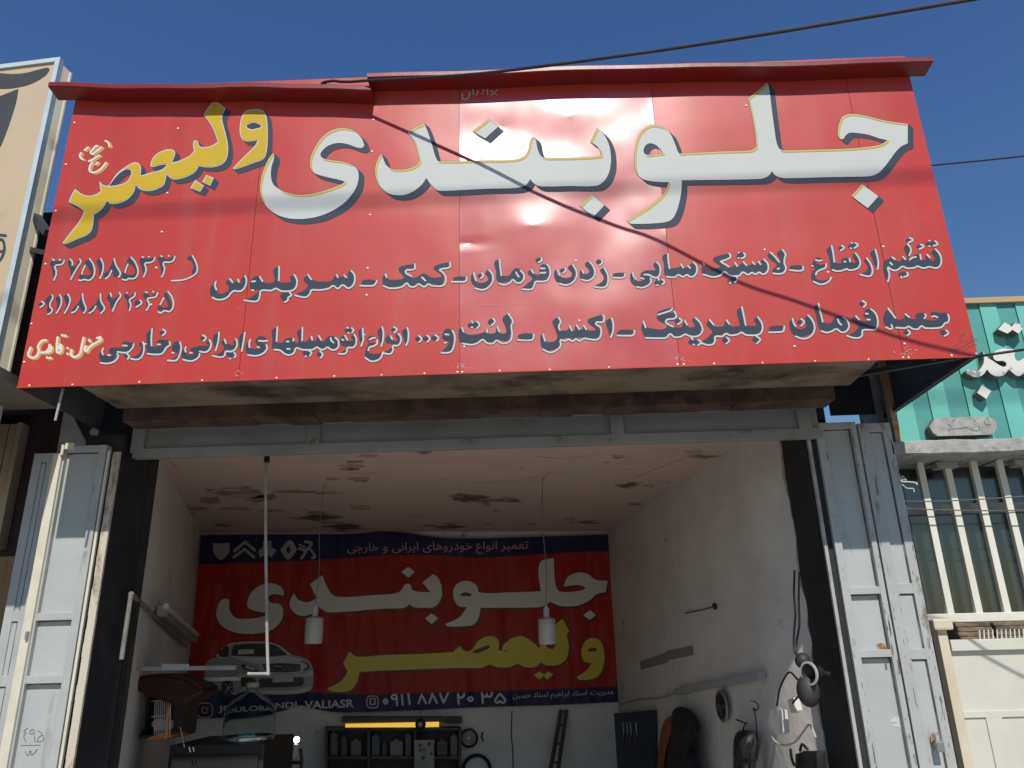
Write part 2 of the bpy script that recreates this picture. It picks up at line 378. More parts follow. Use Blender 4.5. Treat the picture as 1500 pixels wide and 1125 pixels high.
# service lines: slate letter bodies ("s"), white brush strokes ("w")
SERVICE = [
 ((1230, 340), "s", ["1235,215* 1185,260 1215,300 1225,345 1195,370 1150,335 1135,285* 1105,315 1115,350 1085,360 1055,345 1045,290 1010,285 960,300 915,340 890,310* 905,250 875,150* 835,190 850,260 875,330 850,345 815,310* 800,340 790,370 740,370 700,350 675,325* 590,360* 565,410 565,490 600,610 625,640* 640,540 650,480 700,500 745,480 800,440 870,460 1000,440 1090,460 1170,450 1280,440 1320,380 1310,290 1265,225",
   "1110,145 1165,120 1225,125 1235,150 1185,180 1150,170", "990,185 1035,165 1065,185 1030,210", "850,105 900,80 930,100 890,125", "755,545 790,520 870,520 870,560 800,575",
   "470,225* 400,260 425,340 440,400 485,480* 505,420 490,300", "355,330* 315,360 345,410 365,460 330,510 260,545* 380,570 425,520 420,430", "105,185 160,155 225,160 220,185 160,205"],
  "w", ["1240,220 1290,280 1315,360 1300,430 1250,465 1170,450 1130,455 1090,465 1040,455 1010,440 960,462 865,465 810,445 760,480 710,497 660,480 625,460 640,530 640,580 622,640", "1130,290 1165,330", "1040,290 1052,350", "880,155 915,200 920,250 900,300", "905,355 945,328 985,322", "815,315 850,350", "680,325 715,350", "650,395 680,420", "1235,115 1265,155 1210,178", "1155,110 1165,112", "1155,180 1165,185", "1050,160 1085,185 1030,220", "905,75 945,100 890,135", "870,520 885,555 830,580", "795,575 800,595", "462,225 485,310 500,400 490,480", "350,335 400,410 425,490 410,555 370,572 265,548", "205,140 235,170 190,205", "150,140 160,142", "140,208 150,210"]),
 ((1080, 340), "s", ["1530,270* 1490,300 1520,350 1535,385 1500,395 1460,380 1450,340* 1400,330 1350,350 1345,400 1250,390* 1245,300 1215,170* 1155,230 1185,310 1200,420 1215,490 1300,500 1415,475 1500,490 1570,465 1595,400 1570,330",
   "1305,205 1340,180 1370,195 1335,235", "1000,345 1040,325 1085,340 1100,365 1030,370 1020,395 1080,420 1150,405* 1150,465 1080,490 1020,530 1015,590 1060,620 1130,620 1210,590* 1180,650 1080,675 990,640 955,580 970,510 1010,470 970,430", "675,460 690,435 830,430 845,455 830,480 680,485",
   "585,225* 515,265 545,330 555,390 425,262* 390,300 440,360 510,420 455,490 460,525 560,530 615,490 605,420 620,320 630,290",
   "350,345* 305,375 300,410 275,385* 250,410 200,385* 180,420 120,430 80,380* 50,410 20,430 -20,430 -30,395* -55,440 -110,460 -215,380* -90,330 -85,272* -300,325 -305,370 -220,440 -260,463 -400,468 -425,420* -460,450 -455,520 -420,560 -310,578 -210,558 -165,515* -100,550 -30,565 40,540 65,515* 130,545 180,520* 230,540 280,520* 340,540 395,490 395,400",
   "0,300 20,265 80,275 90,300 40,330 -10,320", "-130,638 -80,598 -10,598 0,648 -80,663"],
  "w", ["1530,272 1570,330 1590,400 1565,460 1500,488 1440,490 1415,475 1380,490 1300,505 1230,490", "1220,175 1240,270 1255,385", "1450,340 1458,380", "1382,380 1398,384", "1350,175 1380,200 1335,240", "1015,360 1050,370 1095,365", "1150,410 1140,460 1080,485 1030,515 1015,550", "1215,585 1190,630 1130,668 1060,672 985,640", "965,435 975,440", "850,445 850,485 800,500 680,492", "585,225 625,290 612,340 608,400 628,460 605,520 540,540 460,533", "430,262 490,320 540,385", "520,475 540,470", "345,350 395,410 400,480 370,530 330,545 280,520 235,545 190,525 140,550 70,520 30,560 -30,570 -100,560 -170,515 -220,560 -310,580 -440,548", "275,380 300,415", "195,385 225,415", "80,385 120,430", "-30,395 0,440", "-105,275 -85,310 -110,340 -215,380", "-215,380 -160,415 -110,445", "-440,400 -425,425", "85,270 105,300 80,330 50,340", "15,262 20,265", "15,335 20,335", "-100,653 -85,663", "-5,583 0,618 -30,648"]),
 ((910, 350), "s", ["930,300* 890,330 880,370 860,345* 820,370 780,325* 755,360 640,380* 610,190* 535,220 555,330 555,430 590,490 650,490 720,470 780,490 840,465 900,485 965,430 975,360",
   "450,300* 415,330 445,390 430,405 330,405 260,440 250,490 300,510 280,535 200,545 160,520 140,430* 115,470 130,560 200,610 300,615 360,570 380,510 440,495 490,440 490,360", "425,565 480,525 540,535 530,580 470,585"],
  "w", ["935,300 975,350 975,430 940,480 890,490 850,465 800,490 740,465 690,495 590,488", "605,190 610,290 625,380", "860,345 890,375", "770,325 800,370", "460,298 500,350 505,430 480,490 430,500 380,475 350,462 295,460", "380,510 385,560 340,605 270,630 200,620", "150,430 160,480 195,520", "255,505 290,515", "530,520 560,555 530,590", "480,515 490,530", "460,600 475,595"]),
 ((760, 350), "s", ["1215,465 1225,445 1360,440 1360,480 1215,485", "1090,375* 1050,400 1090,470 1095,520 1050,570 970,605* 1090,610 1145,560 1140,450", "995,295 1035,265 1070,300 1030,325", "890,290* 855,330 910,410 880,450 820,440 800,400* 785,430 800,510 900,520 970,460 965,380",
   "680,330* 635,370 685,440 670,490 580,500 500,460 485,390* 455,440 480,540 560,570 660,560 730,480 720,380", "530,410 565,380 600,410 565,435", "310,325 270,370 270,420 330,440 270,460 190,450 145,395* 115,440 175,510 130,560 40,635* 160,645 215,590 220,545 320,535 390,480 390,390 360,340", "215,270 260,240 280,270 235,300"],
  "w", ["1375,450 1365,490 1330,502 1215,500", "1105,375 1145,450 1155,540 1130,610 1080,630 975,618", "1065,262 1082,300 1045,342", "910,290 960,350 985,430 960,500 890,540 810,525", "820,400 835,440", "700,335 745,420 740,500 690,565 610,595 525,578", "500,400 530,470", "600,375 605,410 570,440", "285,380 335,382", "365,325 400,380 405,460 370,530 320,550 215,555 200,600 165,650 45,650", "160,395 190,440", "280,440 345,435", "290,250 300,275 255,305"]),
 ((620, 360), "s", ["1190,290 1140,340 1110,385 1010,385* 985,300 970,175* 920,210 940,330 950,440 1000,470 1090,460 1150,430* 1200,460 1260,450 1285,390 1260,310 1220,290", "835,310* 800,350 840,420 820,460 740,480 670,450 645,350* 615,400 635,490 720,540 820,530 880,450 870,360", "700,385 730,360 760,385 735,415", "385,435 400,405 550,405 535,450 385,450"],
  "w", ["1200,345 1215,375 1235,400", "1260,320 1300,370 1300,430 1250,480 1200,475 1160,440 1120,480 1050,505 980,488", "985,170 995,270 1010,380", "850,310 895,370 900,450 850,530 770,570 670,550", "655,350 665,400 685,450", "755,350 775,385 745,420", "565,405 550,455 520,465 365,465"]),
 ((470, 360), "s", ["1650,210* 1470,260 1460,300 1560,385 1500,410 1420,405 1370,370 1310,360 1265,390 1200,420* 1090,330* 1200,300 1210,235* 1020,270 1010,320 1070,400 1040,430 870,430 835,370* 800,400 805,500 860,530 1000,530 1100,475* 1150,510 1230,510 1270,490* 1340,520 1410,490* 1460,500 1560,495 1590,430 1570,360 1545,310* 1640,280", "520,500 550,445 700,445 690,490 560,500"],
  "w", ["1670,215 1668,275 1540,310 1570,340 1610,390 1615,460 1575,515 1430,515 1390,495 1340,530 1290,510 1260,495 1210,530 1150,525 1110,485 1050,530 900,550 810,520", "1215,235 1210,300 1095,330 1170,395", "835,365 850,405", "1305,405 1350,450", "725,450 700,500 660,518 505,515"]),
 ((300, 370), "s", ["1880,232* 1845,272 1850,330 1800,285* 1770,315 1710,285* 1680,300 1640,360 1500,375 1390,350 1330,290* 1275,345 1330,420 1290,480 1165,540* 1290,570 1350,520 1375,475 1500,470 1640,430 1700,460 1770,430 1830,455 1920,410 1930,320",
   "1140,285* 1100,310 1110,370 1060,385 960,370 950,180* 885,220 895,370 780,390 740,350 705,305* 640,310 590,370 580,430 620,480 690,480 640,550 520,610* 680,630 720,560 740,490 900,465 960,490 1100,490 1175,420 1170,330", "975,550 1030,515 1090,530 1060,590 1020,620 990,600", "515,300* 470,340 470,390 430,345* 400,380 330,340* 270,380 310,440 300,490 230,530 160,510 135,380* 75,450 80,560 180,600 300,560 360,500 460,490 525,420 530,340"],
  "w", ["1895,235 1935,290 1935,380 1900,440 1850,460 1780,420 1720,465 1660,430 1600,465 1480,485 1380,485 1360,530 1310,575 1230,570 1165,550", "1705,285 1720,320", "1800,290 1825,320", "1335,285 1375,345", "1155,285 1190,350 1185,430 1150,480 1080,500 980,495 920,465 860,490 725,495 710,570 680,625 620,632 510,615", "960,180 958,360", "710,310 745,370", "610,375 650,370", "610,485 630,490", "1100,520 1120,550 1080,580 1070,620 1035,640", "520,300 538,350 525,430 480,490 430,500 380,495 340,520 300,570 230,605 150,605 100,580", "430,345 440,380", "325,340 360,385", "145,375 130,420 150,480"]),
 ((1230, 430), "s", ["1390,260 1300,250 1195,235 1175,270 1190,310 1260,330 1200,345 1100,335* 1120,290 1090,255 1020,250 975,280 990,320 920,325 855,265* 840,290 830,320 740,330 625,195* 580,250 565,350 600,420 650,460 690,420 720,440 870,430 900,430 1000,445 1060,410 1120,440 1290,430 1370,370 1400,330", "1295,495 1340,470 1390,500 1345,535", "825,495 880,470 905,500 860,525",
   "350,200 315,240 315,300 400,340 350,360 260,340 205,290* 155,330 240,420 190,490 100,540* 250,570 300,490 320,460 440,460 490,400 480,290 420,205", "250,130 285,105 315,130 290,155"],
  "w", ["1400,270 1415,320 1400,370 1360,385 1330,425 1270,445 1100,445 1060,420 1010,460 940,455 890,425 850,445 730,440", "625,190 720,315", "850,265 900,305", "1105,265 1115,290 1095,320", "1190,300 1225,292 1265,308", "600,435 655,460 680,440 668,405", "1375,475 1405,510 1355,550", "885,475 910,510 870,545", "405,200 460,250 490,330 490,410 460,465 300,475 290,540 250,572 170,570 95,545", "210,290 250,335", "335,258 365,262", "355,335 390,338", "295,95 340,130 310,175"]),
 ((1080, 435), "s", ["1270,250 1240,300 1200,340 1110,330* 1045,85* 995,130 1020,230 1050,370 1090,440 1180,450 1270,405* 1350,450 1430,410 1440,330 1370,255", "910,235* 870,280 890,370 850,410 770,400 710,280* 675,320 690,430 760,500 870,500 980,440 985,340", "770,320 800,300 830,325 800,350", "410,410 430,380 585,375 585,420 420,440", "195,550 240,515 285,545 235,580"],
  "w", ["1365,255 1425,310 1445,380 1410,440 1350,458 1280,415 1220,445 1150,460 1085,440", "1050,85 1075,200 1105,320", "1300,290 1315,330 1345,360", "915,235 965,290 1000,380 985,460 930,520 850,540 755,510", "715,280 730,340 755,380", "825,285 865,320 825,375", "610,380 595,440 560,452 410,458", "250,510 295,550 250,605"]),
 ((930, 440), "s", ["1590,215* 1540,240 1565,300 1570,325 1440,325* 1385,80* 1320,130 1350,280 1350,325 1230,325 1185,255* 1160,280 1150,325 1030,330 965,245* 925,310 1000,400 950,470 850,545* 980,570 1040,500 1060,455 1170,430 1260,450 1370,410 1440,440 1580,450 1640,400 1640,290", "1125,510 1170,480 1210,520 1160,540",
   "780,225* 740,250 770,310 765,340 690,340 645,260* 620,300 600,345 490,340* 400,270* 530,240 520,150* 290,200 295,245 410,345 200,360 145,330 110,270* 85,330 100,420 150,470 400,470 455,430* 530,465 650,430* 760,460 860,420 870,340", "290,150 460,95* 480,110 300,185", "510,260 545,230 590,265 545,285", "690,545 740,500 820,520 830,560 760,570"],
  "w", ["1590,215 1640,290 1650,370 1620,430 1560,450 1430,445 1380,415 1330,440 1230,452 1180,430 1130,465 1040,470 1035,530 1000,570 930,575 860,550", "1384,86 1433,320", "1185,255 1220,305", "965,250 1020,315", "1190,480 1222,520 1180,560", "785,225 845,290 875,370 855,430 800,465 720,465 650,440 590,470 510,475 455,435 410,480 300,490 140,485", "510,140 535,190 520,230 400,268 490,340", "110,270 140,350", "645,260 675,315", "485,105 465,130 300,185", "575,230 605,265 555,310", "820,510 855,545 815,580", "730,485 750,505", "755,570 768,575"]),
 ((780, 445), "s", ["1095,385 1120,345 1290,340 1300,390", "1015,185* 950,225 975,340 1000,425* 1040,350", "890,140* 715,205 725,250 820,330 780,345 690,330 660,285* 640,330 590,330 560,285 530,345 480,290* 450,340 360,345* 325,280 350,220 330,170* 260,225 290,320 320,420 290,480 200,490 150,460 115,390* 100,460 130,570 220,600 340,550 380,460 470,435 540,460 600,430 700,455 800,450 870,400 860,310 820,245* 900,215"],
  "w", ["1320,345 1310,395 1270,412 1095,410", "1025,185 1045,260 1040,360 1010,435", "915,140 930,190 910,235 820,250 880,310 885,400 850,455 790,465 720,455 660,450 610,480 560,455 520,485 470,460 420,480 365,470 365,540 310,600 230,630 135,590", "335,175 365,230 340,290 355,340", "480,285 510,345", "570,275 605,330", "665,280 695,330", "140,390 150,440 165,480"]),
 ((630, 450), "s", ["1140,395 1155,350 1320,345 1320,400", "1000,80* 935,150 970,240 980,330 900,335* 870,255 840,330 750,340* 740,290 700,320 560,355 450,335 400,265* 370,300 375,420 420,460 560,460 680,405* 730,440 830,440 870,420 1000,430 1040,350 1040,220 1055,180", "485,230 530,200 625,205 620,250 520,265", "745,190 795,150 825,185 780,225", "220,275 165,330 160,400 200,430 240,440 210,510 145,570* 250,565 300,490 295,360 270,290"],
  "w", ["1340,350 1330,410 1290,428 1135,425", "1010,80 1070,180 1050,240 1060,350 1040,430 980,465 920,465 860,430 810,470 730,460 680,420 620,460 540,485 420,470", "415,265 430,315", "740,285 735,325", "870,250 895,315", "605,180 640,225 605,275", "540,180 550,200", "535,260 550,262", "815,145 840,185 790,240", "290,300 318,370 310,490 275,570 220,590 145,588", "195,350 240,355", "185,460 210,458"]),
 ((480, 460), "s", ["1130,320 1160,290 1200,320 1165,350", "1230,315 1262,285 1300,315 1265,345", "1338,308 1370,278 1405,308 1372,340", "1030,175* 965,215 985,330 1015,405* 1045,320", "910,250* 870,280 910,330 880,345 830,340 800,280 760,290 745,330 760,370 830,395 790,460 720,495* 800,515 850,440 860,405 940,370 940,300", "820,205 855,175 890,205 850,230", "700,165* 645,215 665,330 690,415* 730,300",
   "545,285 510,330 540,370 620,380 540,420 520,470 560,510 630,515 710,495* 640,580 560,590 490,545 485,470 520,400", "545,290 575,278 610,290 620,308 560,330", "440,185* 400,220 410,330 435,415* 460,320", "340,265* 300,290 330,340 310,345 250,340 210,280 170,300 160,360 180,400 240,430 200,480 140,500* 230,510 260,440 340,420 370,360 365,300", "215,215 260,190 320,195 310,225"],
  "w", ["1180,280 1215,325 1180,365", "1285,275 1320,315 1290,360", "1390,270 1435,310 1410,350", "1030,178 1045,240 1040,340 1015,405", "915,255 945,300 940,370 900,410 845,410 845,470 810,515 720,505", "815,285 835,325", "855,165 895,200 860,240", "705,168 720,230 715,340 692,415", "540,330 580,310 615,308", "640,335 635,385 590,415 540,430 525,470", "715,495 690,560 640,600 560,610 485,565", "455,185 455,260 460,330 432,415", "465,265 480,265", "345,265 370,320 360,400 320,435 260,435 245,490 215,515 140,512", "225,280 255,335", "185,330 205,335", "310,180 335,210 315,240", "250,175 262,180", "268,240 272,250"]),
 ((340, 460), "s", ["1270,280 1210,320 1180,360 1150,340 1120,285* 1090,310 1070,350 1030,290* 990,320 950,355 915,345* 905,175* 840,230 860,340 830,380 800,330 740,305 680,330 650,370 580,370* 570,170* 515,210 520,340 520,440 580,455 650,470 720,520 790,490 830,430* 900,455 1020,455 1100,420 1180,450 1240,415 1300,450 1370,400 1350,320 1310,285", "910,510 960,480 1010,500 990,535", "1095,520 1130,490 1165,530 1130,545",
   "440,310 370,285 310,320 305,380 350,430 290,450 240,430 230,330* 180,400 190,500 260,530 380,510 440,450 430,390 350,350 440,345", "160,240* 95,280 95,430 125,480* 155,350"],
  "w", ["1335,305 1375,350 1370,430 1320,465 1270,455 1235,430 1180,460 1130,450 1100,430 1040,460 900,460 830,440 800,500 750,528 690,520 620,470 545,460", "585,170 575,350", "910,175 905,345", "1025,290 1035,335", "1120,280 1150,335", "1275,310 1280,340 1310,370", "705,355 730,355", "710,450 745,452", "795,320 790,345", "990,470 1025,500 1005,540", "945,550 955,545", "1140,480 1170,520 1145,570", "345,345 400,350 455,345", "445,400 450,450 400,510 310,540 205,530", "235,330 220,380 225,430", "325,425 350,432", "165,240 150,340 125,480"]),
 ((190, 470), "s", ["1380,235* 1335,270 1360,300 1300,305 1260,290 1220,240* 1185,270 1220,350 1170,410 1080,450* 1190,460 1240,400 1340,385 1395,310", "1250,430 1300,410 1370,420 1320,465", "1150,145* 1080,200 1090,330 1110,390* 1140,290", "1040,245* 985,285 1030,310 930,320 830,340 780,370 790,400 840,420 790,440 730,420 725,340* 680,390 690,490 780,505 880,470 910,400 1000,400 1050,340", "910,220 950,190 970,225 940,250", "600,265 555,310 545,370 590,400 620,430 570,480 490,505* 590,515 650,430 655,330 640,275",
   "500,255 430,245 365,250 350,295 420,320 370,330 290,330* 290,110* 225,155 215,270 220,390 260,420 380,420 450,360 510,310", "385,155 425,125 450,155 415,180", "165,275 120,300 150,340 120,420 10,480* 110,490 185,400 190,310"],
  "w", ["1375,235 1390,300 1360,370 1310,395 1240,398 1230,440 1190,470 1070,452", "1225,240 1245,290", "1350,410 1370,450 1350,475", "1295,490 1305,485", "1155,148 1145,260 1110,385", "1030,245 1052,300 1030,370 980,405 905,395", "905,425 890,470 820,515 760,518 690,500", "725,340 715,375 725,400", "780,412 805,412", "945,185 985,215 955,260", "650,275 665,340 645,440 600,510 490,512", "550,415 570,415", "515,270 520,310 470,350 440,400 400,430 320,435 230,425", "290,105 280,210 282,320", "360,305 395,305", "430,110 465,145 425,190", "170,275 185,330 175,420 140,480 90,500 15,490", "190,298 210,298"]),
 ((30, 470), "s", ["1470,300 1400,275 1340,265 1310,300 1360,330 1290,345 1170,350 1140,400 1190,430 1150,455 1090,440 1065,370* 1020,430 1030,510 1100,530 1210,490 1250,410 1380,390 1420,350", "1340,460 1380,430 1400,460"],
  "w", ["1465,300 1455,335 1400,400 1340,412 1255,400", "1325,318 1375,322", "1250,425 1265,460 1220,520 1140,550 1035,545", "1070,355 1055,390 1065,435", "1130,440 1160,445", "1380,430 1405,455 1385,495"]),
]
PHONE = [
 ((50, 365), ["310,170 250,215 275,290 300,440 320,470* 350,340 345,265 430,235 480,180 420,190 400,165* 370,190 340,185*", "575,160* 530,200 555,290 585,440* 650,330 730,180 700,170 640,270 600,250", "1030,145* 980,185 1010,290 1030,460* 1080,350 1075,220", "1240,150* 1210,230 1160,340 1090,400 1110,460* 1210,350 1250,420 1290,440 1340,430 1340,370 1290,280",
   "70,870 110,840 140,870 95,900", "250,725 200,760 170,820 210,880 200,960 210,1020* 280,950 260,860 290,740", "380,740 340,760 360,870 355,1000 420,900 410,760", "510,715 465,750 500,850 490,1000 550,880 540,760", "750,700* 700,830 640,900 590,960 590,1000 700,890 740,960 800,1000 810,930 770,850", "1030,700* 980,830 900,910 850,960 870,1005 970,890 1020,960 1070,1000 1090,930 1050,850", "1190,690* 1140,760 1180,820 1200,950* 1270,850 1330,710 1300,740 1220,780",
   "850,165 800,200 770,300 730,390 700,420 720,460 860,470 910,430 920,330 890,200"], ["820,260 760,390 860,405 890,380 850,290"],
  ["475,175 440,235 330,265 345,340 345,400 310,485", "290,155 315,175", "395,160 415,172", "715,155 735,195 690,270 620,390 575,475", "565,155 600,200 600,250", "870,150 920,220 950,310 940,410 890,475 850,490 790,475 740,490 700,485", "805,255 765,330 750,390", "1045,145 1080,220 1085,300 1060,400 1030,460", "1255,150 1290,260 1355,380 1325,440", "1215,335 1175,420 1120,465",
   "120,820 155,860 95,915", "285,720 295,760 255,840 250,900 285,950 260,1000 215,1025", "405,715 430,790 415,890 350,1005", "530,705 565,780 545,880 480,1005", "760,700 770,800 815,940 780,1005", "695,900 650,970 590,1000", "1040,700 1050,820 1105,930 1045,1010", "970,895 930,960 865,1005", "1340,685 1360,730 1300,820 1230,975", "1195,690 1215,740"]),
 ((165, 365), ["450,130 420,180 450,270 480,420* 520,320 515,220 620,190 660,130 580,150 520,140", "740,120 710,150 745,250 770,430* 800,320 800,220 920,190 980,120 880,150 820,140", "1240,100 1170,145 1230,180 1270,280 1245,350 1270,410 1330,350 1320,220", "220,690* 180,730 220,800 240,960* 270,850 260,800 340,740 350,690 260,740", "340,840 390,800 430,850 370,890", "510,690 475,720 520,800 530,950* 560,860 550,780 640,750 700,700 600,730",
   "270,130 225,180 190,300 150,390 160,460 310,450 390,400 380,250", "830,680 795,760 720,880 710,940 800,960 900,940 920,850 880,740"], ["250,230 195,370 340,385 330,290", "815,770 760,890 870,900 860,850"],
  ["290,125 350,200 395,310 390,400 350,455 290,465 250,460 215,485 155,475", "240,235 205,320 195,365", "665,130 640,185 590,210 510,225 525,300 515,370 485,435", "465,120 485,130", "565,118 578,122", "980,115 950,180 890,205 800,215 815,300 800,380 770,435", "755,105 775,115", "878,100 885,112", "1250,100 1300,190 1330,300 1315,370 1260,420 1150,470 1050,490 925,495",
   "355,685 340,740 265,800 285,870 265,965", "220,685 230,690", "430,800 455,845 370,910", "710,685 670,750 550,780 570,850 560,910 530,960", "515,670 545,682", "630,665 645,672", "870,665 930,750 955,850 940,930 890,980 810,965 760,1000 715,985", "805,765 745,870"])]
CREDIT = ["1025,210 1035,245 1000,270 930,310 880,350 850,395 830,350 850,330", "990,222 1030,215", "885,245 895,265", "815,220 790,330 770,420 730,460 680,465 650,430 660,380", "605,350 607,352", "605,425 607,427", "480,215 470,300 470,400", "470,405 505,412 530,370 520,310 500,330 505,360", "535,185 545,190", "575,190 585,195", "325,250 270,265 228,330 235,375 230,420 190,470 140,475 100,440 130,350", "270,410 330,400 370,350 375,310", "340,410 390,390 400,340", "340,470 350,480", "380,478 388,480"]
AJ_MARK = ["875,185 925,205 958,265 970,315", "300,465 272,530 300,590 345,620", "465,335 430,365 385,400", "685,300 640,310 580,380 525,455 570,490 640,440 700,400 775,335", "730,525 650,570 580,620 485,660", "570,680 510,780 500,870 560,925 660,910 770,840 885,700", "650,735 690,690"]
RIVETS = [(43,565),(106,564),(204,560),(296,557.5),(405,554),(489.6,551.6),(559,550),(621.7,547.5),(670,545.5),(677,545.5),(732,543.7),(805.5,542),(892,538.5),(992.5,534),(1001.6,534),(1046,533),(1117,532),(1194,529.4),(1272,527),(1323,524),(1331,524),(1394,521),(1430,518.5),
 (46,474.5),(35.4,530.6),(109,180),(96.5,241),(81.6,309),(66.6,387),(260.5,188.5),(245,283),(237,340),(547,176),(545,222),(542,315),(538.6,393),(537,432.5),(229,392.6),(221,446.5),(841,305),(843.6,382),(848.7,470),(1093,155),(1294,361.5),(1325,503.7),(1164,507.5),(680,508),(1213,399),(1120,366)]

# ------------------------------------------------------------------ materials
def red_sheet(name, dents, rough, spec=0.5):
    """enamelled red sheet; the dents are real surface waves (bump), strongest on the buckled sheet"""
    m = mat(name, (0.52, 0.043, 0.028), rough, (0.46, 0.045, 0.030), 1.7, .35, .7, dirt=(0.44, 0.085, 0.062), dscale=8, dlo=.52, dhi=.82, dstretch=(1, 1, .12))
    t = m.node_tree; N = t.nodes; L = t.links; b = N["Principled BSDF"]; b.inputs["Specular IOR Level"].default_value = spec
    tc = N.new("ShaderNodeTexCoord")
    hs = None
    for sc, st, amt in ((1.25, (1, 1, 1.0), 1.0), (2.6, (1, 1, .7), .22), (0.9, (1.8, 1, .5), .5)):
        mp = N.new("ShaderNodeMapping"); mp.inputs["Scale"].default_value = st; L.new(tc.outputs["Object"], mp.inputs[0])
        n = N.new("ShaderNodeTexNoise"); n.inputs["Scale"].default_value = sc; n.inputs["Detail"].default_value = 1.5
        L.new(mp.outputs[0], n.inputs["Vector"])
        mu = N.new("ShaderNodeMath"); mu.operation = 'MULTIPLY'; mu.inputs[1].default_value = amt; L.new(n.outputs["Fac"], mu.inputs[0])
        if hs is None: hs = mu.outputs[0]
        else:
            ad = N.new("ShaderNodeMath"); ad.operation = 'ADD'; L.new(hs, ad.inputs[0]); L.new(mu.outputs[0], ad.inputs[1]); hs = ad.outputs[0]
    if spec > .9:                                    # creases beaten into the buckled sheet beside its seams
        b.inputs["Coat Weight"].default_value = .3; b.inputs["Coat Roughness"].default_value = .33
        for (px, py), (rx, rz), amt in (((688, 356), (.17, .06), -.10), ((676, 255), (.10, .26), .16), ((958, 235), (.12, .24), -.14), ((985, 345), (.14, .16), .12), ((735, 185), (.26, .22), -.16), ((835, 170), (.24, .26), .20), ((780, 330), (.5, .22), .14)):
            c = atY(px, py, 0); mp = N.new("ShaderNodeMapping"); mp.inputs["Scale"].default_value = (1/rx, 1, 1/rz); mp.inputs["Location"].default_value = (-c[0]/rx, 0, -c[2]/rz)
            L.new(tc.outputs["Object"], mp.inputs[0]); g = N.new("ShaderNodeTexGradient"); g.gradient_type = 'QUADRATIC_SPHERE'; L.new(mp.outputs[0], g.inputs[0])
            mu = N.new("ShaderNodeMath"); mu.operation = 'MULTIPLY'; mu.inputs[1].default_value = amt; L.new(g.outputs["Fac"], mu.inputs[0])
            ad = N.new("ShaderNodeMath"); ad.operation = 'ADD'; L.new(hs, ad.inputs[0]); L.new(mu.outputs[0], ad.inputs[1]); hs = ad.outputs[0]
    bp = N.new("ShaderNodeBump"); bp.inputs["Strength"].default_value = 1.0; bp.inputs["Distance"].default_value = dents
    L.new(hs, bp.inputs["Height"]); L.new(bp.outputs[0], b.inputs["Normal"])
    return m
M_RED = red_sheet("red_enamel_sheet", 0.02, 0.36)
M_REDD = red_sheet("red_enamel_sheet_buckled", 0.055, 0.27, 0.95)
M_HOOD = mat("red_flashing", (0.21, 0.010, 0.011), 0.4, (0.17, 0.012, 0.012), 3, bump=.3, bscale=3, bdist=.02)
M_WHITE = mat("white_brush_paint", (0.545, 0.56, 0.525), 0.6, (0.51, 0.525, 0.495), 3.0, .4, .75, spec=.3)
M_YEL = mat("yellow_brush_paint", (0.58, 0.385, 0.014), 0.6, (0.54, 0.355, 0.016), 4.0, .4, .7, spec=.3)
M_SLATE = mat("slate_brush_paint", (0.042, 0.060, 0.083), 0.6, (0.036, 0.052, 0.074), 5.0, .4, .7, spec=.2)
M_CREAMP = mat("cream_brush_paint", (0.70, 0.66, 0.55), 0.5)
M_OCHRE = mat("ochre_brush_paint", (0.62, 0.33, 0.07), 0.5)
M_FAINT = mat("faded_marker_paint", (0.17, 0.06, 0.055), 0.6)
M_CHALK = mat("grey_chalk_paint", (0.42, 0.38, 0.37), 0.8)
M_RIVET = mat("screw_head_metal", (0.75, 0.72, 0.65), 0.4, metal=0.3)
M_DARK = mat("dark_tin", (0.03, 0.032, 0.038), 0.6, (0.05, 0.048, 0.05), 5)
M_GREYDOOR = mat("grey_enamel_door", (0.435, 0.455, 0.435), 0.55, (0.385, 0.40, 0.385), 3.0, .4, .7, dirt=(0.24, 0.215, 0.18), dscale=9, dlo=.60, dhi=.76, bump=.25, bscale=7, bdist=.012, dstretch=(1, 1, .18))
M_GREYFRAME = mat("grey_enamel_frame", (0.42, 0.43, 0.41), 0.5, (0.36, 0.365, 0.35), 5.0, .4, .7, dirt=(0.17, 0.135, 0.10), dscale=11, dlo=.60, dhi=.70, dstretch=(1, 1, .35), bump=.08, bscale=70)
M_IVORY = mat("ivory_enamel_edge", (0.66, 0.62, 0.50), 0.5, (0.58, 0.54, 0.43), 8, dirt=(0.30, 0.15, 0.07), dscale=10, dlo=.60, dhi=.7, dstretch=(1, 1, .3))
M_RUSTED = mat("rusted_edge", (0.55, 0.50, 0.40), 0.7, (0.24, 0.15, 0.10), 7, .54, .62, bump=.2, bscale=50, stretch=(1, 1, .35))
M_LINTEL = mat("grey_lintel_paint", (0.27, 0.27, 0.255), 0.6, (0.22, 0.22, 0.205), 4, dirt=(0.12, 0.10, 0.08), dscale=8, dlo=.6, dhi=.7)
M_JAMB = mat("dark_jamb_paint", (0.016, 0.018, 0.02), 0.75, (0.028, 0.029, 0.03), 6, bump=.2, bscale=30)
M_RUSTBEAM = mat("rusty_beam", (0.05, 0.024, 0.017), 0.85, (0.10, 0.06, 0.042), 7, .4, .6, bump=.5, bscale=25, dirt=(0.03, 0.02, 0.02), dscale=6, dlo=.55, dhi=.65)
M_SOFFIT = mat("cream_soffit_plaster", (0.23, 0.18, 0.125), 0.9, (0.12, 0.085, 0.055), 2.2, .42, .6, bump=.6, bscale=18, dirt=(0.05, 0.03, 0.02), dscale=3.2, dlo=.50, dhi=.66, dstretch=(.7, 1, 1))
M_PLASTER = mat("old_wall_plaster", (0.66, 0.63, 0.585), 0.9, (0.56, 0.53, 0.49), 2.2, .4, .66, bump=.5, bscale=14, dirt=(0.14, 0.125, 0.11), dscale=5, dlo=.65, dhi=.73)
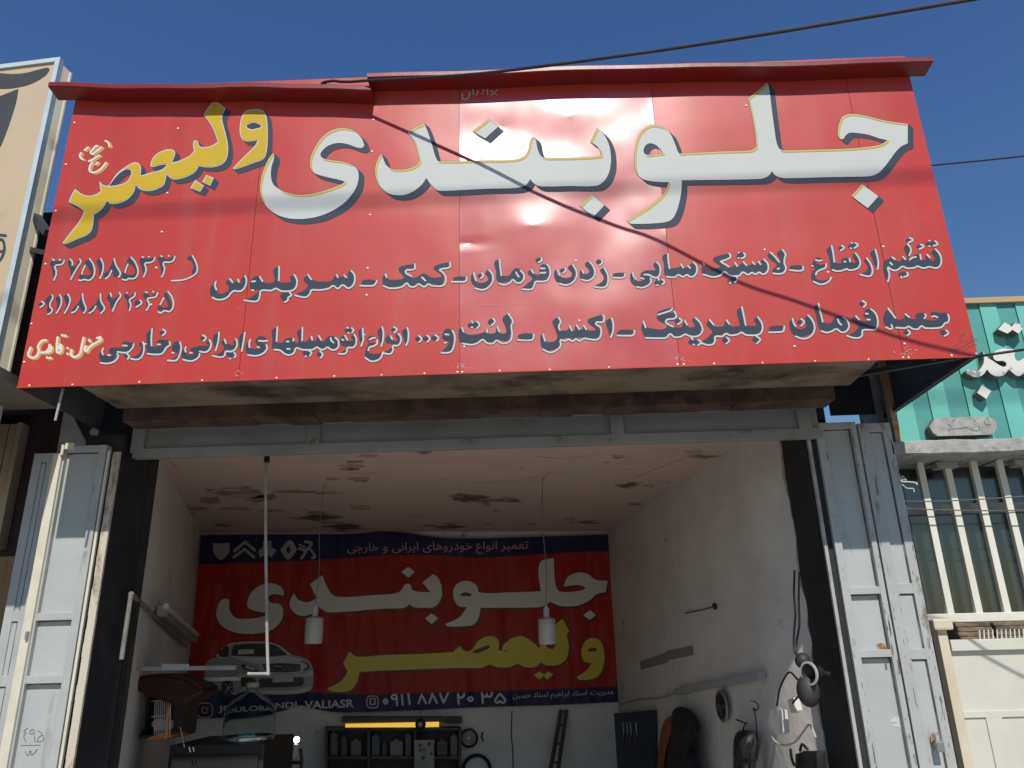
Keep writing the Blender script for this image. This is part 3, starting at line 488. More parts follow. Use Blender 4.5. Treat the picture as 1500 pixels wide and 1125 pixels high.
M_CEIL = mat("pink_ceiling_plaster", (0.63, 0.46, 0.40), 0.9, (0.55, 0.44, 0.385), 1.6, .4, .66, bump=.6, bscale=9, dirt=(0.12, 0.085, 0.06), dscale=1.5, dlo=.60, dhi=.66)
M_FLOOR = mat("oily_concrete_floor", (0.36, 0.33, 0.29), 0.85, (0.24, 0.22, 0.195), 1.5, .4, .65, bump=.2)
M_BLACK = mat("black_plastic", (0.012, 0.012, 0.013), 0.5)
M_RUBBER = mat("black_rubber", (0.018, 0.018, 0.019), 0.75)
M_STEEL = mat("dull_steel", (0.35, 0.35, 0.36), 0.4, (0.25, 0.24, 0.23), 9, metal=.7)
M_PALEROD = mat("pale_painted_rod", (0.40, 0.39, 0.37), 0.65, (0.27, 0.23, 0.20), 8, .45, .7)
M_CABLE = mat("cable_sheath", (0.016, 0.017, 0.02), 0.6)

# ------------------------------------------------------------------ ground
MB().grid(lambda u, v: (-300+600*u, -300+600*v, 0.0), 2, 2).build("ground", mat("dusty_asphalt", (0.25, 0.235, 0.21), 0.95, (0.19, 0.18, 0.165), 0.8, .4, .65, bump=.3, bscale=60))["kind"] = "structure"
MB().box(-14, 14, -2.2, 0.62, 0.004, 0.11, bev=.012).build("pavement", mat("pavement_concrete", (0.42, 0.385, 0.335), 0.9, (0.33, 0.305, 0.27), 1.2, .4, .65, bump=.2, bscale=50))["kind"] = "structure"

# ------------------------------------------------------------------ the red sign
ZB, ZT = H+1.259, H+3.0
SX = [-2.25, -1.1965, -0.1527, 0.876, 1.9113, 2.25]
sign = thing("shop_sign", "long red sheet metal shop sign with large white and yellow hand painted Persian lettering", "sign", (0, 0, ZB))
for i in range(5):
    g = 0.0012
    MB().box(SX[i]+(g if i else 0), SX[i+1]-(g if i < 4 else 0), 0.0, 0.004, ZB, ZT).build("sheet", M_REDD if i == 2 else M_RED, sign)
MB().box(-2.249, 2.249, 0.006, 0.012, ZB+.002, ZT).build("backing", M_DARK, sign)
MB().box(-2.25, -2.246, 0.012, 1.0, ZB, ZT-.01).build("return_panel", mat("grey_green_tin", (0.12, 0.115, 0.095), .6, (.09, .085, .07), 4), sign)
MB().box(2.246, 2.25, 0.012, 1.0, ZB, ZT-.01).build("return_panel", M_DARK, sign)
MB().box(1.93, 2.245, 0.98, 0.985, ZB+.03, ZT-.01).build("back_panel", M_DARK, sign)
fm = MB()
for x in (2.05, 2.225): fm.box(x, x+.02, .014, .034, ZB, ZT-.1)
fm.bar((2.235, .03, ZB+.012), (2.235, .97, ZB+.012), .009, square=True)
fm.bar((1.80, .35, ZB+.05), (2.22, .06, ZB+.03), .012, square=True)
fm.build("steel_frame", M_DARK, sign)
MB().bar(atY(92.3, 569, .06), atY(81, 616, .06), .006).build("hanger_rod", M_PALEROD, sign)
SY = lambda d: (lambda px, py: atY(px, py, -d))
# bottom lip of the sheet
MB().box(-2.25, 2.25, -0.004, -0.0003, ZB-.002, ZB+.006).build("lip", M_RED, sign)

def hood(px0, px1, py0, py1, bot):
    a = atY(px0, py0, -.1); b = atY(px1, py1, -.1); x0, z0, x1, z1 = a[0], a[2], b[0], b[2]
    n = 24; m = MB()
    prof = [(-.1, 0), (-.1, -.022), (-.094, -.026), (-.0015, bot), (.05, .07), (.05, .076), (-.098, .005)]
    R = []
    for i in range(n+1):
        t = i/n; x = x0+(x1-x0)*t; z = z0+(z1-z0)*t + .006*math.sin(t*9+px0)+.003*math.sin(t*23)
        R.append([m.bm.verts.new((x, y, z+dz)) for y, dz in prof])
    k = len(prof)
    for A, B in zip(R, R[1:]):
        for j in range(k): m.bm.faces.new((A[j], A[(j+1) % k], B[(j+1) % k], B[j]))
    m.bm.faces.new(R[0]); m.bm.faces.new(R[-1][::-1])
    return m
hood(71, 543, 122, 124.5, -.035).build("rain_hood", M_HOOD, sign)
hood(538, 1366, 106.5, 84, -.035).build("rain_hood", M_HOOD, sign)

def tiles(o, s, L, closed=True, step=5):
    return [smooth_path(parse(t), closed, step)/s+np.array(o) for t in L]
# big white words
(o3, polys, holes), = [((t[0], t[1], t[2]), p, h) for t, p, h in SIGN_WHITE]
br = Brush(360, 80, 1350, 350, 4)
for P in tiles(o3[:2], o3[2], polys): br.fill(P)
for P in tiles(o3[:2], o3[2], holes): br.fill(P, False)
paint("slate_drop_shadow", br.sweep(8, 7).grow(.4), M_SLATE, sign, SY(.0015))
paint("white_lettering", br, M_WHITE, sign, SY(.003))
inner = br.shrink(.75)
paint("yellow_edge_line", inner.minus(inner.shift(1.9, 1.9)).shrink(.2).grow(.32), M_YEL, sign, SY(.0042), .3)
# the tilted yellow word
(o1, polys, holes), = [((t[0], t[1], t[2]), p, h) for t, p, h in SIGN_YELLOW]
br = Brush(80, 130, 410, 375, 4)
for P in tiles(o1[:2], o1[2], polys): br.fill(P)
for P in tiles(o1[:2], o1[2], holes): br.fill(P, False)
paint("slate_drop_shadow", br.sweep(7, 6).grow(.3), M_SLATE, sign, SY(.0015))
paint("white_lettering", br, M_WHITE, sign, SY(.003))
paint("yellow_lettering", br.shrink(1.3), M_YEL, sign, SY(.0042))
# service lines and phone numbers
bs = Brush(30, 330, 1410, 560, 4); bw = bs.copy()
for o, _, polys, _, strokes in SERVICE:
    for P in tiles(o, S8, polys): bs.fill(P)
    for P in tiles(o, S8, strokes, False): bw.stroke(P, 2.5)
for o, polys, holes, strokes in PHONE:
    for P in tiles(o, 10.715, polys): bs.fill(P)
    for P in tiles(o, 10.715, holes): bs.fill(P, False)
    for P in tiles(o, 10.715, strokes, False): bw.stroke(P, 2.3)
bs.m |= bw.grow(.5).m
paint("slate_lettering", bs, M_SLATE, sign, SY(.0015), .45)
paint("white_lettering", bw, M_WHITE, sign, SY(.003), .45)
# small cream words with ochre shade
bc = Brush(30, 470, 170, 545, 5)
for P in tiles((30, 470), S8, CREDIT, False): bc.stroke(P, 3.3)
paint("ochre_drop_shadow", bc.sweep(2.6, 1.8).grow(.2), M_OCHRE, sign, SY(.0015))
paint("cream_lettering", bc, M_CREAMP, sign, SY(.003))
bc = Brush(105, 195, 175, 265, 8)
for P in tiles((100, 195), 16.07, AJ_MARK, False): bc.stroke(P, 2.9)
paint("ochre_drop_shadow", bc.sweep(3.2, 1.6).minus(bc.grow(.45)), M_OCHRE, sign, SY(.0015))
paint("cream_lettering", bc, M_CREAMP, sign, SY(.003))
bc = Brush(1385, 480, 1440, 528, 8)
for t, wd in (("170,735 330,720 550,630 800,490 900,420 1050,400", 1.4), ("430,370 560,260 600,200 660,190", .9), ("510,220 600,240", .8), ("180,690 330,600 450,490", .7), ("870,250 910,350", 1.), ("500,440 510,480", .9), ("570,430 580,480", .9), ("690,440 700,470", .8),
              ("880,560 905,605", .9), ("950,550 930,600", .8), ("960,530 1040,590", .9), ("770,610 830,650", .8), ("690,660 740,720", .8), ("570,700 600,750", .7), ("240,810 260,870", .8), ("320,800 340,860", .8), ("390,790 400,840", .8)):
    bc.stroke(smooth_path(parse(t), False)/22.5+np.array((1385, 480)), wd)
paint("signature", bc, M_FAINT, sign, SY(.0015))
bc = Brush(665, 115, 790, 160, 8)
for t, wd in (("120,150 118,190 140,210 170,200 185,170 192,140 178,138", 1.7), ("150,105 185,98", 1.2), ("222,100 230,165", 1.5), ("258,165 275,125", 1.4), ("262,95 268,105", 1.2), ("310,160 330,125 322,92", 1.4), ("365,100 370,160", 1.6), ("402,125 425,160 398,162", 1.3), ("470,115 438,142 465,165", 1.3), ("410,118 425,122", .9)):
    bc.stroke(smooth_path(parse(t), False)/6.818+np.array((660, 115)), wd*1.15)
paint("chalk_lettering", bc, M_CHALK, sign, SY(.0015))
rm = MB()
for px, py in RIVETS:
    c = atY(px, py, 0); rm.ball((c[0], -.0012, c[2]), .0062, (1, .55, 1), 8)
rm.build("rivet", M_RIVET, sign, smooth=True)

# chipped paint: pale flecks over the sheets, thicker at the seams' feet
bc = Brush(30, 150, 1420, 560, 5); rnd = random.Random(21)
for k in range(130):
    px, py = rnd.uniform(60, 1390), rnd.uniform(180, 530)
    bc.stroke(np.array([(px, py), (px+rnd.uniform(-1, 1.6), py+rnd.uniform(-.6, .6))]), rnd.uniform(.35, .9))
for sx, sy, n in ((673, 541, 16), (998, 530, 22), (1327, 520, 22), (350, 552, 10), (845, 155, 5)):
    for k in range(n):
        px, py = rnd.gauss(sx, 7), sy-abs(rnd.gauss(0, 6)); bc.stroke(np.array([(px, py), (px+rnd.uniform(-2, 2), py+rnd.uniform(-1, 1))]), rnd.uniform(.5, 1.3))
for t in ("628,488 660,487 700,488", "690,447 742,446 800,444", "1040,478 1075,476"): bc.stroke(smooth_path(parse(t), False), .45)
bc.m &= ~bs.m if bc.m.shape == bs.m.shape else True
paint("paint_chip", bc, mat("pale_primer", (.52, .36, .31), .7), sign, SY(.0008), .5)
# ------------------------------------------------------------------ the shop building
ZC = H+1.25
BLc = atZ(293, 780, ZC); BRc = atZ(889, 778, ZC)
V2 = lambda p: Vector((p[0], p[1]))
RN = Vector((1.655, 1.12)); LNr = Vector((-2.05, .92))
nB = np.cross(BRc-BLc, [0, 0, 1.]); nB = nB/np.linalg.norm(nB)          # toward the room
if nB[1] > 0: nB = -nB
rd = np.array([BRc[0]-1.366, BRc[1]-2.30, 0]); nR = np.cross(rd, [0, 0, 1.]); nR /= np.linalg.norm(nR)
if nR[0] > 0: nR = -nR
ld = np.array([BLc[0]-LNr.x, BLc[1]-LNr.y, 0]); nL = np.cross(ld, [0, 0, 1.]); nL /= np.linalg.norm(nL)
if nL[0] < 0: nL = -nL
def bk(px, py, off=0.0): return atP(px, py, BLc+nB*off, nB)
def rw(px, py, off=0.0): return atP(px, py, BRc+nR*off, nR)
def lw(px, py, off=0.0): return atP(px, py, BLc+nL*off, nL)

shop = thing("repair_shop", "single bay wheel alignment garage with open front and dim plastered room under red sign", "building", (0, .7, 0))
def slab(a, b, n, z0, z1, t):
    a = Vector((a[0], a[1], 0)); b = Vector((b[0], b[1], 0)); o = Vector(n)*-t
    return [a+Vector((0, 0, z0)), b+Vector((0, 0, z0)), b+o+Vector((0, 0, z0)), a+o+Vector((0, 0, z0)), a+Vector((0, 0, z1)), b+Vector((0, 0, z1)), b+o+Vector((0, 0, z1)), a+o+Vector((0, 0, z1))]
MB().hexa(slab(BLc, BRc, nB, 0, ZC+.1, .2)).build("wall", M_PLASTER, shop)
# side wall with a broken plaster edge at the jamb; it flares out a little towards the opening
WP = [(1.655, 1.12), (1.607, 1.20), (1.56, 1.30), (1.522, 1.42), (1.488, 1.60), (1.435, 1.90), (1.366, 2.30)]
m = MB(); V = []
for k in range(90):
    z_ = (ZC+.02)*k/89; j = noise.noise((z_*3.1, 1.7, 0))*.04+noise.noise((z_*11, 4.2, 0))*.022+noise.noise((z_*31, 2.2, 0))*.008
    col = [(WP[0][0]+.14, WP[0][1]+.03+j, z_), (WP[0][0]+.012-j*.5, WP[0][1]+j+.004, z_)]
    col += [(x-(j*.5 if i == 0 else 0)+.006*noise.noise((z_*4, y*5, 1)), y+(j if i == 0 else j*.5 if i == 1 else 0), z_) for i, (x, y) in enumerate(WP)]
    V.append([m.bm.verts.new(p) for p in col])
for A, B in zip(V, V[1:]):
    for i in range(len(A)-1): m.bm.faces.new((A[i], A[i+1], B[i+1], B[i]))
m.build("wall", M_PLASTER, shop, True)
MB().hexa(slab((1.366, 2.299), BRc, nR, 0, ZC+.1, .2)).build("wall", M_PLASTER, shop)
MB().hexa(slab(LNr, BLc, nL, 0, ZC+.1, .2)).build("wall", M_PLASTER, shop)
m = MB(); m.prism([(-2.25, .82, ZC), (1.80, .82, ZC), (1.80, 2.2, ZC), (BRc[0]+.3, BRc[1]+.2, ZC), (BLc[0]-.3, BLc[1]+.2, ZC), (-2.6, 1.2, ZC)], (0, 0, .16)); m.build("ceiling", M_CEIL, shop)
m = MB(); m.prism([(-2.25, .66, 0.02), (1.80, .66, 0.02), (1.80, 2.2, 0.02), (BRc[0]+.3, BRc[1]+.2, 0.02), (BLc[0]-.3, BLc[1]+.2, 0.02), (-2.6, 1.2, .02)], (0, 0, .03)); m.build("floor", M_FLOOR, shop)
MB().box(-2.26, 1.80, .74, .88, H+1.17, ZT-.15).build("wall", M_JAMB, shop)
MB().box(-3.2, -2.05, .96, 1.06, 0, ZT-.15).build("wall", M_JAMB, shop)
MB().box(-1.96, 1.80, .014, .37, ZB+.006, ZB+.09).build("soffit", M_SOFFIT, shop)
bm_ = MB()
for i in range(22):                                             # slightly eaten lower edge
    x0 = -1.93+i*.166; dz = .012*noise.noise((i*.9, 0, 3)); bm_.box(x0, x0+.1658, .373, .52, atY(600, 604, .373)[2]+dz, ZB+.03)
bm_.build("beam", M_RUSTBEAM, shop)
# jambs
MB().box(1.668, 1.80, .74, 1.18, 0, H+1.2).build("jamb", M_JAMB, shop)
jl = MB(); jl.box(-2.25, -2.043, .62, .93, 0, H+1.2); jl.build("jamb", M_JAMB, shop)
MB().box(1.670, 1.686, .70, .72, 0, H+1.16).build("jamb_edge", M_PALEROD, shop)
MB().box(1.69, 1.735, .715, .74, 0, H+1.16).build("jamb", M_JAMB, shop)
# lintel
yl = .65; zl0 = atY(650, 657, yl)[2]; zl1 = atY(650, 606, yl)[2]
l = thing("lintel_panel", "grey steel lintel of framed panels above the open garage bay", "lintel", (0, yl, zl0))
f = MB(); f.box(-2.0, 1.735, yl, yl+.05, zl0, zl0+.052, .003); f.box(-2.0, 1.735, yl+.001, yl+.05, zl1-.03, zl1, .003)
for px in (203, 459, 905, 1182):
    x = atY(px, 635, yl)[0]; f.box(x-.035, x+.035, yl+.0005, yl+.049, zl0+.03, zl1-.01, .003)
f.build("frame", M_LINTEL, l)
MB().box(-1.99, 1.73, yl+.022, yl+.03, zl0+.01, zl1-.005).build("panel", mat("grey_lintel_sheet", (0.27, 0.275, 0.265), .55, (.22, .22, .21), 3), l)

# ------------------------------------------------------------------ folded doors
def leaf(root, x0, x1, y, z0, z1, rails, st=(.035, .035), dep=.018, mp=None, mf=None, rh=.036):
    mp = mp or M_GREYDOOR; mf = mf or M_GREYFRAME
    MB().box(x0+.004, x1-.004, y+dep, y+dep+.006, z0, z1-.004).build("panel", mp, root)
    f = MB(); f.box(x0, x0+st[0], y, y+dep+.03, z0, z1, .003); f.box(x1-st[1], x1, y, y+dep+.03, z0, z1, .003)
    for z in rails: f.box(x0+st[0]-.001, x1-st[1]+.001, y+.0012, y+dep+.028, z-rh/2, z+rh/2, .003)
    f.box(x0+st[0]-.001, x1-st[1]+.001, y+.0012, y+dep+.028, z1-rh, z1-.0005, .003)
    f.build("frame", mf, root)
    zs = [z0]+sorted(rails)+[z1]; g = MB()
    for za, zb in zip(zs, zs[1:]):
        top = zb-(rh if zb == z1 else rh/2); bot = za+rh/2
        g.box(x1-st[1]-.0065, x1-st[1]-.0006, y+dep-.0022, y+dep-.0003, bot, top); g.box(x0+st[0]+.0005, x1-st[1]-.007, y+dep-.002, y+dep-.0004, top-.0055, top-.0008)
    g.build("panel_gap_shade", M_GAPSHADE, root)  # dark strips paint rail shadow and grimy gap lines onto the panel
M_GAPSHADE = mat("grimy_gap_shade", (.06, .055, .05), .9, (.20, .19, .17), 14, .5, .62, stretch=(1, 1, .5))
X = lambda px, row, y: atY(px, row, y)[0]
ZR = lambda px, row, y: atY(px, row, y)[2]
yr = .69
rd_ = thing("folding_door", "grey steel folding door on the padlock side, with a small white sticker and rust spots", "door", (1.93, yr, 0), "folded garage doors")
zt = H+1.165
c0, c1, c2 = X(1210, 720, yr), X(1274, 720, yr), X(1318, 720, yr)
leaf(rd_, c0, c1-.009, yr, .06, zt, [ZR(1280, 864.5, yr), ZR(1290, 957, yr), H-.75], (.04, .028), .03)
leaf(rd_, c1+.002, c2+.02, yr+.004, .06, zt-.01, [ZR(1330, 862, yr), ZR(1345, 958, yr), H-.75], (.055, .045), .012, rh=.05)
# padlock, rust, sticker
pl = MB(); pz = ZR(1376, 1093, yr-.03); pxx = X(1376, 1093, yr-.03); pl.box(pxx-.018, pxx+.018, yr-.045, yr-.02, pz-.025, pz+.022, .005); PADLOCK = pl.build("padlock", M_STEEL, rd_)
sh = MB(); sh.tube([(pxx-.012, yr-.032, pz+.02), (pxx-.012, yr-.032, pz+.045), (pxx, yr-.032, pz+.056), (pxx+.012, yr-.032, pz+.045), (pxx+.012, yr-.032, pz+.02)], .004, 8, 3); sh.build("hasp", M_STEEL, PADLOCK)
M_RUSTSPOT = mat("rust_spot", (0.25, 0.12, 0.05), .9, (0.40, 0.30, 0.20), 40, .45, .6)
b = Brush(1280, 930, 1410, 1120, 6)
for t in ("1284,945 1290,942 1298,945 1300,951 1292,955 1286,951", "1363,1077 1368,1073 1370,1085 1371,1098 1366,1092", "1294,948 1298,947 1297,955 1293,955"): b.fill(smooth_path(parse(t), True, 1))
paint("rust_stain", b, M_RUSTSPOT, rd_, lambda x, y: atY(x, y, yr+.0285 if x < 1330 else yr+.0025))
b = Brush(1290, 1040, 1340, 1075, 6)
for t in ("1305,1054 1312,1050 1322,1051 1325,1055 1321,1058 1328,1062 1328,1065 1312,1065 1308,1061 1314,1059 1306,1058",): b.fill(smooth_path(parse(t), True, 1))
paint("sticker", b, M_WHITE, rd_, lambda x, y: atY(x, y, yr+.0285))
b = Brush(1280, 960, 1300, 985, 6); b.stroke(np.array([(1297.5, 973.), (1298.5, 980.)]), 3.5)
paint("keyhole", b, M_STEEL, rd_, lambda x, y: atY(x, y, yr+.0285))
rnd = random.Random(3); ch_ = MB()                               # scuffs and chipped paint on the stiles
for k in range(120):
    x0, x1, yy = rnd.choice(((c0+.002, c0+.038, yr), (c1-.035, c1-.011, yr), (c1+.006, c1+.054, yr+.004), (c2-.022, c2+.018, yr+.004), (c2-.004, c2+.018, yr+.004)))
    x = rnd.uniform(x0, x1); z = rnd.uniform(H-.75, H+1.1) if k % 3 else rnd.uniform(H-.5, H+.3); w2, h2 = rnd.uniform(.0006, .0022), rnd.uniform(.002, .016)
    if rnd.random() < .15: w2, h2 = rnd.uniform(.002, .005), rnd.uniform(.015, .05)
    q = [(x-w2, yy-.0008, z-h2), (x+w2*.6, yy-.0008, z-h2*1.1), (x+w2, yy-.0008, z+h2*.2), (x+w2*.2, yy-.0008, z+h2), (x-w2*.8, yy-.0008, z+h2*.5)]
    ch_.prism(q, (0, .0006, 0))
ch_.build("paint_chip", mat("grimy_chip", (.13, .11, .09), .9, (.24, .15, .09), 30, .45, .6), rd_)

yd = .55
ldr = thing("folding_door", "grey steel folding door with pencilled numbers on its lowest panel, beside the cream neighbour", "door", (-2.2, yd, 0), "folded garage doors")
ztl = ZR(130, 652, yd)
a0, a1 = X(51, 898, yd), X(118, 898, yd)
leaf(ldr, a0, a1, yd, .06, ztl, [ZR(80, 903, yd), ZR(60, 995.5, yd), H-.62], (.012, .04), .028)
iv0, iv1 = X(36, 898, .535), X(51, 898, .535)
MB().box(iv0, iv1-.006, .535, .56, .06, ztl-.045, .004).build("edge_bar", M_IVORY, ldr)
MB().box(iv1+.003, iv1+.05, .537, .56, ztl-.022, ztl+.012, .002).build("hinge_plate", M_IVORY, ldr)
MB().bar((iv1-.004, .532, ztl-.055), (iv1-.004, .532, ztl+.0), .008).build("hinge", M_IVORY, ldr)
b0 = X(13, 898, .58)
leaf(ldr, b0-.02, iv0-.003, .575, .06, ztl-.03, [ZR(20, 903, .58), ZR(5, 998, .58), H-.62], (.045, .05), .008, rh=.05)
MB().box(X(127, 850, .55), X(131, 850, .55), .555, .57, .06, ztl-.03, .002).build("edge_bar", M_IVORY, ldr)
rb = MB()
for k in range(40):
    z0 = .06+k*(ztl-.1)/40; dx = .0025*noise.noise((k*.6, 2, 1)); rb.box(X(136, 850, .55)+dx, X(147, 850, .55)+dx*.3, .555, .57, z0, z0+(ztl-.1)/40)
rb.build("edge_bar", M_RUSTED, ldr)
MB().box(X(38, 930, .53), X(42, 930, .53), .522, .54, ZR(40, 937, .53), ZR(40, 925, .53), .002).build("latch", M_STEEL, ldr)
b = Brush(10, 1045, 70, 1115, 8)
for t, wd in (("41.0,1066.5 36.5,1069 35,1072 38,1073.5 35,1077.5 35.5,1082 38.5,1087", .8), ("48.5,1074 44.5,1075 44,1071.5 47,1068.5 49.5,1070 50,1078 51.5,1087.5", .8), ("55.5,1070 60,1073.5 63.5,1079 63,1084 58.5,1086.5 54.5,1086 57,1080 61.5,1077", .8),
              ("30.5,1092 59,1091.5", .7), ("37,1101 41,1106.5 44.5,1100 46,1106 55,1097.5", .9)):
    b.stroke(smooth_path(parse(t), False, 1), wd)
paint("pencil_numbers", b, mat("pencil", (.08, .08, .08), .8), ldr, lambda x, y: atY(x, y, yd+.0265))

# ------------------------------------------------------------------ right neighbour
M_TEAL = mat("teal_sheet", (0.15, 0.50, 0.42), .5, (.13, .46, .385), 4, dirt=(.2, .42, .36), dscale=7, dlo=.62, dhi=.75)
M_TEALD = mat("dark_teal_sheet", (0.085, 0.33, 0.285), .5, (.075, .30, .26), 4, dirt=(.15, .30, .27), dscale=7, dlo=.62, dhi=.75)
M_CONC = mat("rough_concrete", (0.42, 0.415, 0.39), .95, (0.30, 0.30, 0.285), 12, .42, .6, bump=.7, bscale=35, dirt=(.20, .20, .19), dscale=20, dlo=.58, dhi=.68)
M_WOODT = mat("bare_wood_trim", (0.50, 0.33, 0.17), .8, (.34, .20, .10), 5, stretch=(.3, 1, 3))
M_CREAMG = mat("cream_gate_enamel", (0.62, 0.60, 0.51), .5, (.56, .54, .45), 3, dirt=(.36, .33, .26), dscale=8, dlo=.66, dhi=.76)
M_LETTERW = mat("weathered_white_letter", (0.70, 0.69, 0.64), .6, (.30, .31, .31), 7, .57, .60)
M_LETTERS = mat("letter_side_grey", (0.13, 0.13, 0.12), .8, (.2, .19, .16), 9)
yg, yledge, ybar = .85, .80, 1.0
nb = thing("neighbour_shop", "grey concrete fronted neighbouring shop behind barred window and cream gate", "building", (3.6, 1.4, 0))
ztop = ZR(1425, 443, yg); zled1 = ZR(1400, 643.5, yledge); zled0 = ZR(1360, 665, yledge); xg0 = X(1311, 642, yg)
MB().box(xg0-.02, 6.0, yg+.12, yg+.35, zled0, ztop-.03).build("wall", M_CONC, nb)
lg = MB(); R = []
for k in range(120):
    x = 2.15+k*.034; dy = .005*noise.noise((k*.23, 0, 0)); d0 = .008*noise.noise((k*.2, 5, 0))+.003*noise.noise((k*.9, 3, 0)); d1 = .008*noise.noise((k*.25, 9, 0))+.003*noise.noise((k*1.1, 1, 0))
    R.append([lg.bm.verts.new(p) for p in ((x, yledge+dy, zled0+d0+.006), (x, yledge+dy, zled1+d1-.006), (x, yledge+dy+.008, zled1+d1), (x, 1.35, zled1), (x, 1.35, zled0), (x, yledge+dy+.008, zled0+d0))])
for A, B in zip(R, R[1:]):
    for j in range(6): lg.bm.faces.new((A[j], A[(j+1) % 6], B[(j+1) % 6], B[j]))
lg.bm.faces.new(R[0]); lg.bm.faces.new(R[-1][::-1])
lg.build("ledge", M_CONC, nb)
gp = thing("neighbour_sign_board", "teal striped metal sign board with wooden trim right of the red sign", "sign board", (xg0, yg, zled1))
ml, mdk = MB(), MB(); x = xg0+.035; k = 0
while x < 6.0:
    wd = (.105, .095, .10, .11)[k % 4]; (ml if k % 2 == 0 else mdk).box(x, x+wd-.002, yg+(.0 if k % 2 == 0 else .008), yg+.03, zled1+.002, ztop-.012); x += wd; k += 1
ml.build("stripe", M_TEAL, gp); mdk.build("stripe", M_TEALD, gp)
tr = MB(); tr.box(xg0-.0, 6.0, yg-.02, yg+.05, ztop-.012, ztop+.022); tr.box(xg0, xg0+.034, yg-.006, yg+.04, zled1+.002, ztop-.012); tr.build("trim", M_WOODT, gp)
def on_g(o, s, t, y): return [tuple(atY(*(q/s+np.array(o)), y)) for q in smooth_path(parse(t), True, 14)]
def raised(name, label, t, dep, group=None, mface=None, mside=None, o=(1300, 420), s=4.5, cat="sign letter"):
    P = on_g(o, s, t, yg-dep)
    r = tag(MB().prism(P, (0, dep-.001, 0)).build(name, mside or M_LETTERS, None), label, cat, group)
    V = [p for p in P]; mm = MB(); mm.prism([(p[0], p[1]-.003, p[2]) for p in V], (0, .0025, 0)); mm.build("face", mface or M_LETTERW, r); return r
raised("raised_letter", "white raised scalloped word peeling to grey on the teal board", "628,425* 650,462 690,488 740,520 775,528 782,505 760,490 715,488 695,462 705,430 750,410 800,412* 840,420 835,455 855,490 900,470* 1010,440 1010,560 950,590 900,572* 860,590 820,565 800,545* 770,580 720,592 680,575 655,545* 630,580 590,598 545,585 515,562 540,540 590,555 620,530 635,490", .05)
raised("raised_letter_dot", "joined pair of white raised diamond dots on teal board's upper part", "770,235* 820,265* 840,228* 900,262* 862,310* 822,285* 790,310* 728,282*", .055, cat="sign dot")
raised("raised_letter_dot", "single white raised diamond dot below the scalloped word", "620,650* 682,688* 650,740* 590,700*", .055, cat="sign dot")
raised("name_plaque", "small grey raised plaque with worn lettering under the teal board's letters", "310,868* 650,852* 715,885* 722,935* 690,975* 330,985* 300,965* 275,925*", .05, mface=M_CONC, mside=M_LETTERS, cat="plaque")
b = Brush(1380, 605, 1460, 640, 8)
for t in ("400,905 420,930 400,945", "430,935 470,935 530,925 480,935", "560,945 590,950 610,940 600,915", "640,885 650,910 680,905"): b.stroke(smooth_path(parse(t), False)/4.5+np.array((1300, 420)), 1.0)
plq = [o for o in COL.objects if o.name.startswith("name_plaque")][0]
paint("worn_lettering", b, mat("worn_grey_paint", (.16, .16, .15), .9), plq, lambda x, y: atY(x, y, yg-.0545))

# barred window
gr = thing("barred_window", "dark glazed window behind white vertical security bars", "window", (2.8, ybar, H))
zb0 = ZR(1420, 911, ybar); zb1 = zled0+.01; zr1 = ZR(1420, 898, ybar)
bars = [1360, 1400, 1440, 1479, 1519, 1560]
for px in bars:
    x = X(px, 736, ybar); MB().box(x-.0185, x+.0185, ybar, ybar+.03, zr1-.005, zb1, .003).build("bar", mat("white_bar_enamel", (.72, .70, .60), .5, (.66, .64, .54), 6), gr)
MB().box(2.24, 4.6, ybar-.003, ybar+.035, zb0, zr1, .003).build("rail", MATS["white_bar_enamel"], gr)
cp = MB()
for px in (1385, 1500):
    x = X(px, 680, ybar); cp.box(x-.06, x+.06, ybar-.02, ybar+.05, zb1-.05, zb1-.012, .004)
cp.build("cap", M_CONC, gr)
gm = bpy.data.materials.new("dark_window_glass"); gm.use_nodes = True
gb = gm.node_tree.nodes["Principled BSDF"]; gb.inputs["Base Color"].default_value = (.022, .03, .033, 1); gb.inputs["Roughness"].default_value = .12; gb.inputs["Specular IOR Level"].default_value = 1.0; gb.inputs["Coat Weight"].default_value = .8; gb.inputs["Coat Roughness"].default_value = .08
nz = gm.node_tree.nodes.new("ShaderNodeTexNoise"); nz.inputs["Scale"].default_value = 3; bpn = gm.node_tree.nodes.new("ShaderNodeBump"); bpn.inputs["Strength"].default_value = .15
gm.node_tree.links.new(nz.outputs[0], bpn.inputs["Height"]); gm.node_tree.links.new(bpn.outputs[0], gb.inputs["Normal"])
MB().box(2.1, 4.6, 1.16, 1.17, zb0-.3, zb1).build("pane", gm, gr)
MB().box(2.1, 4.6, 1.13, 1.165, ZR(1400, 752, 1.13), ZR(1400, 738, 1.13)).build("transom", M_CONC, gr)
MB().box(2.1, 6.0, 1.25, 1.45, 0, zled0).build("wall", M_PLASTER, nb)
MB().box(2.1, 2.2, 1.0, 1.3, 0, zled0).build("wall", M_CONC, nb)
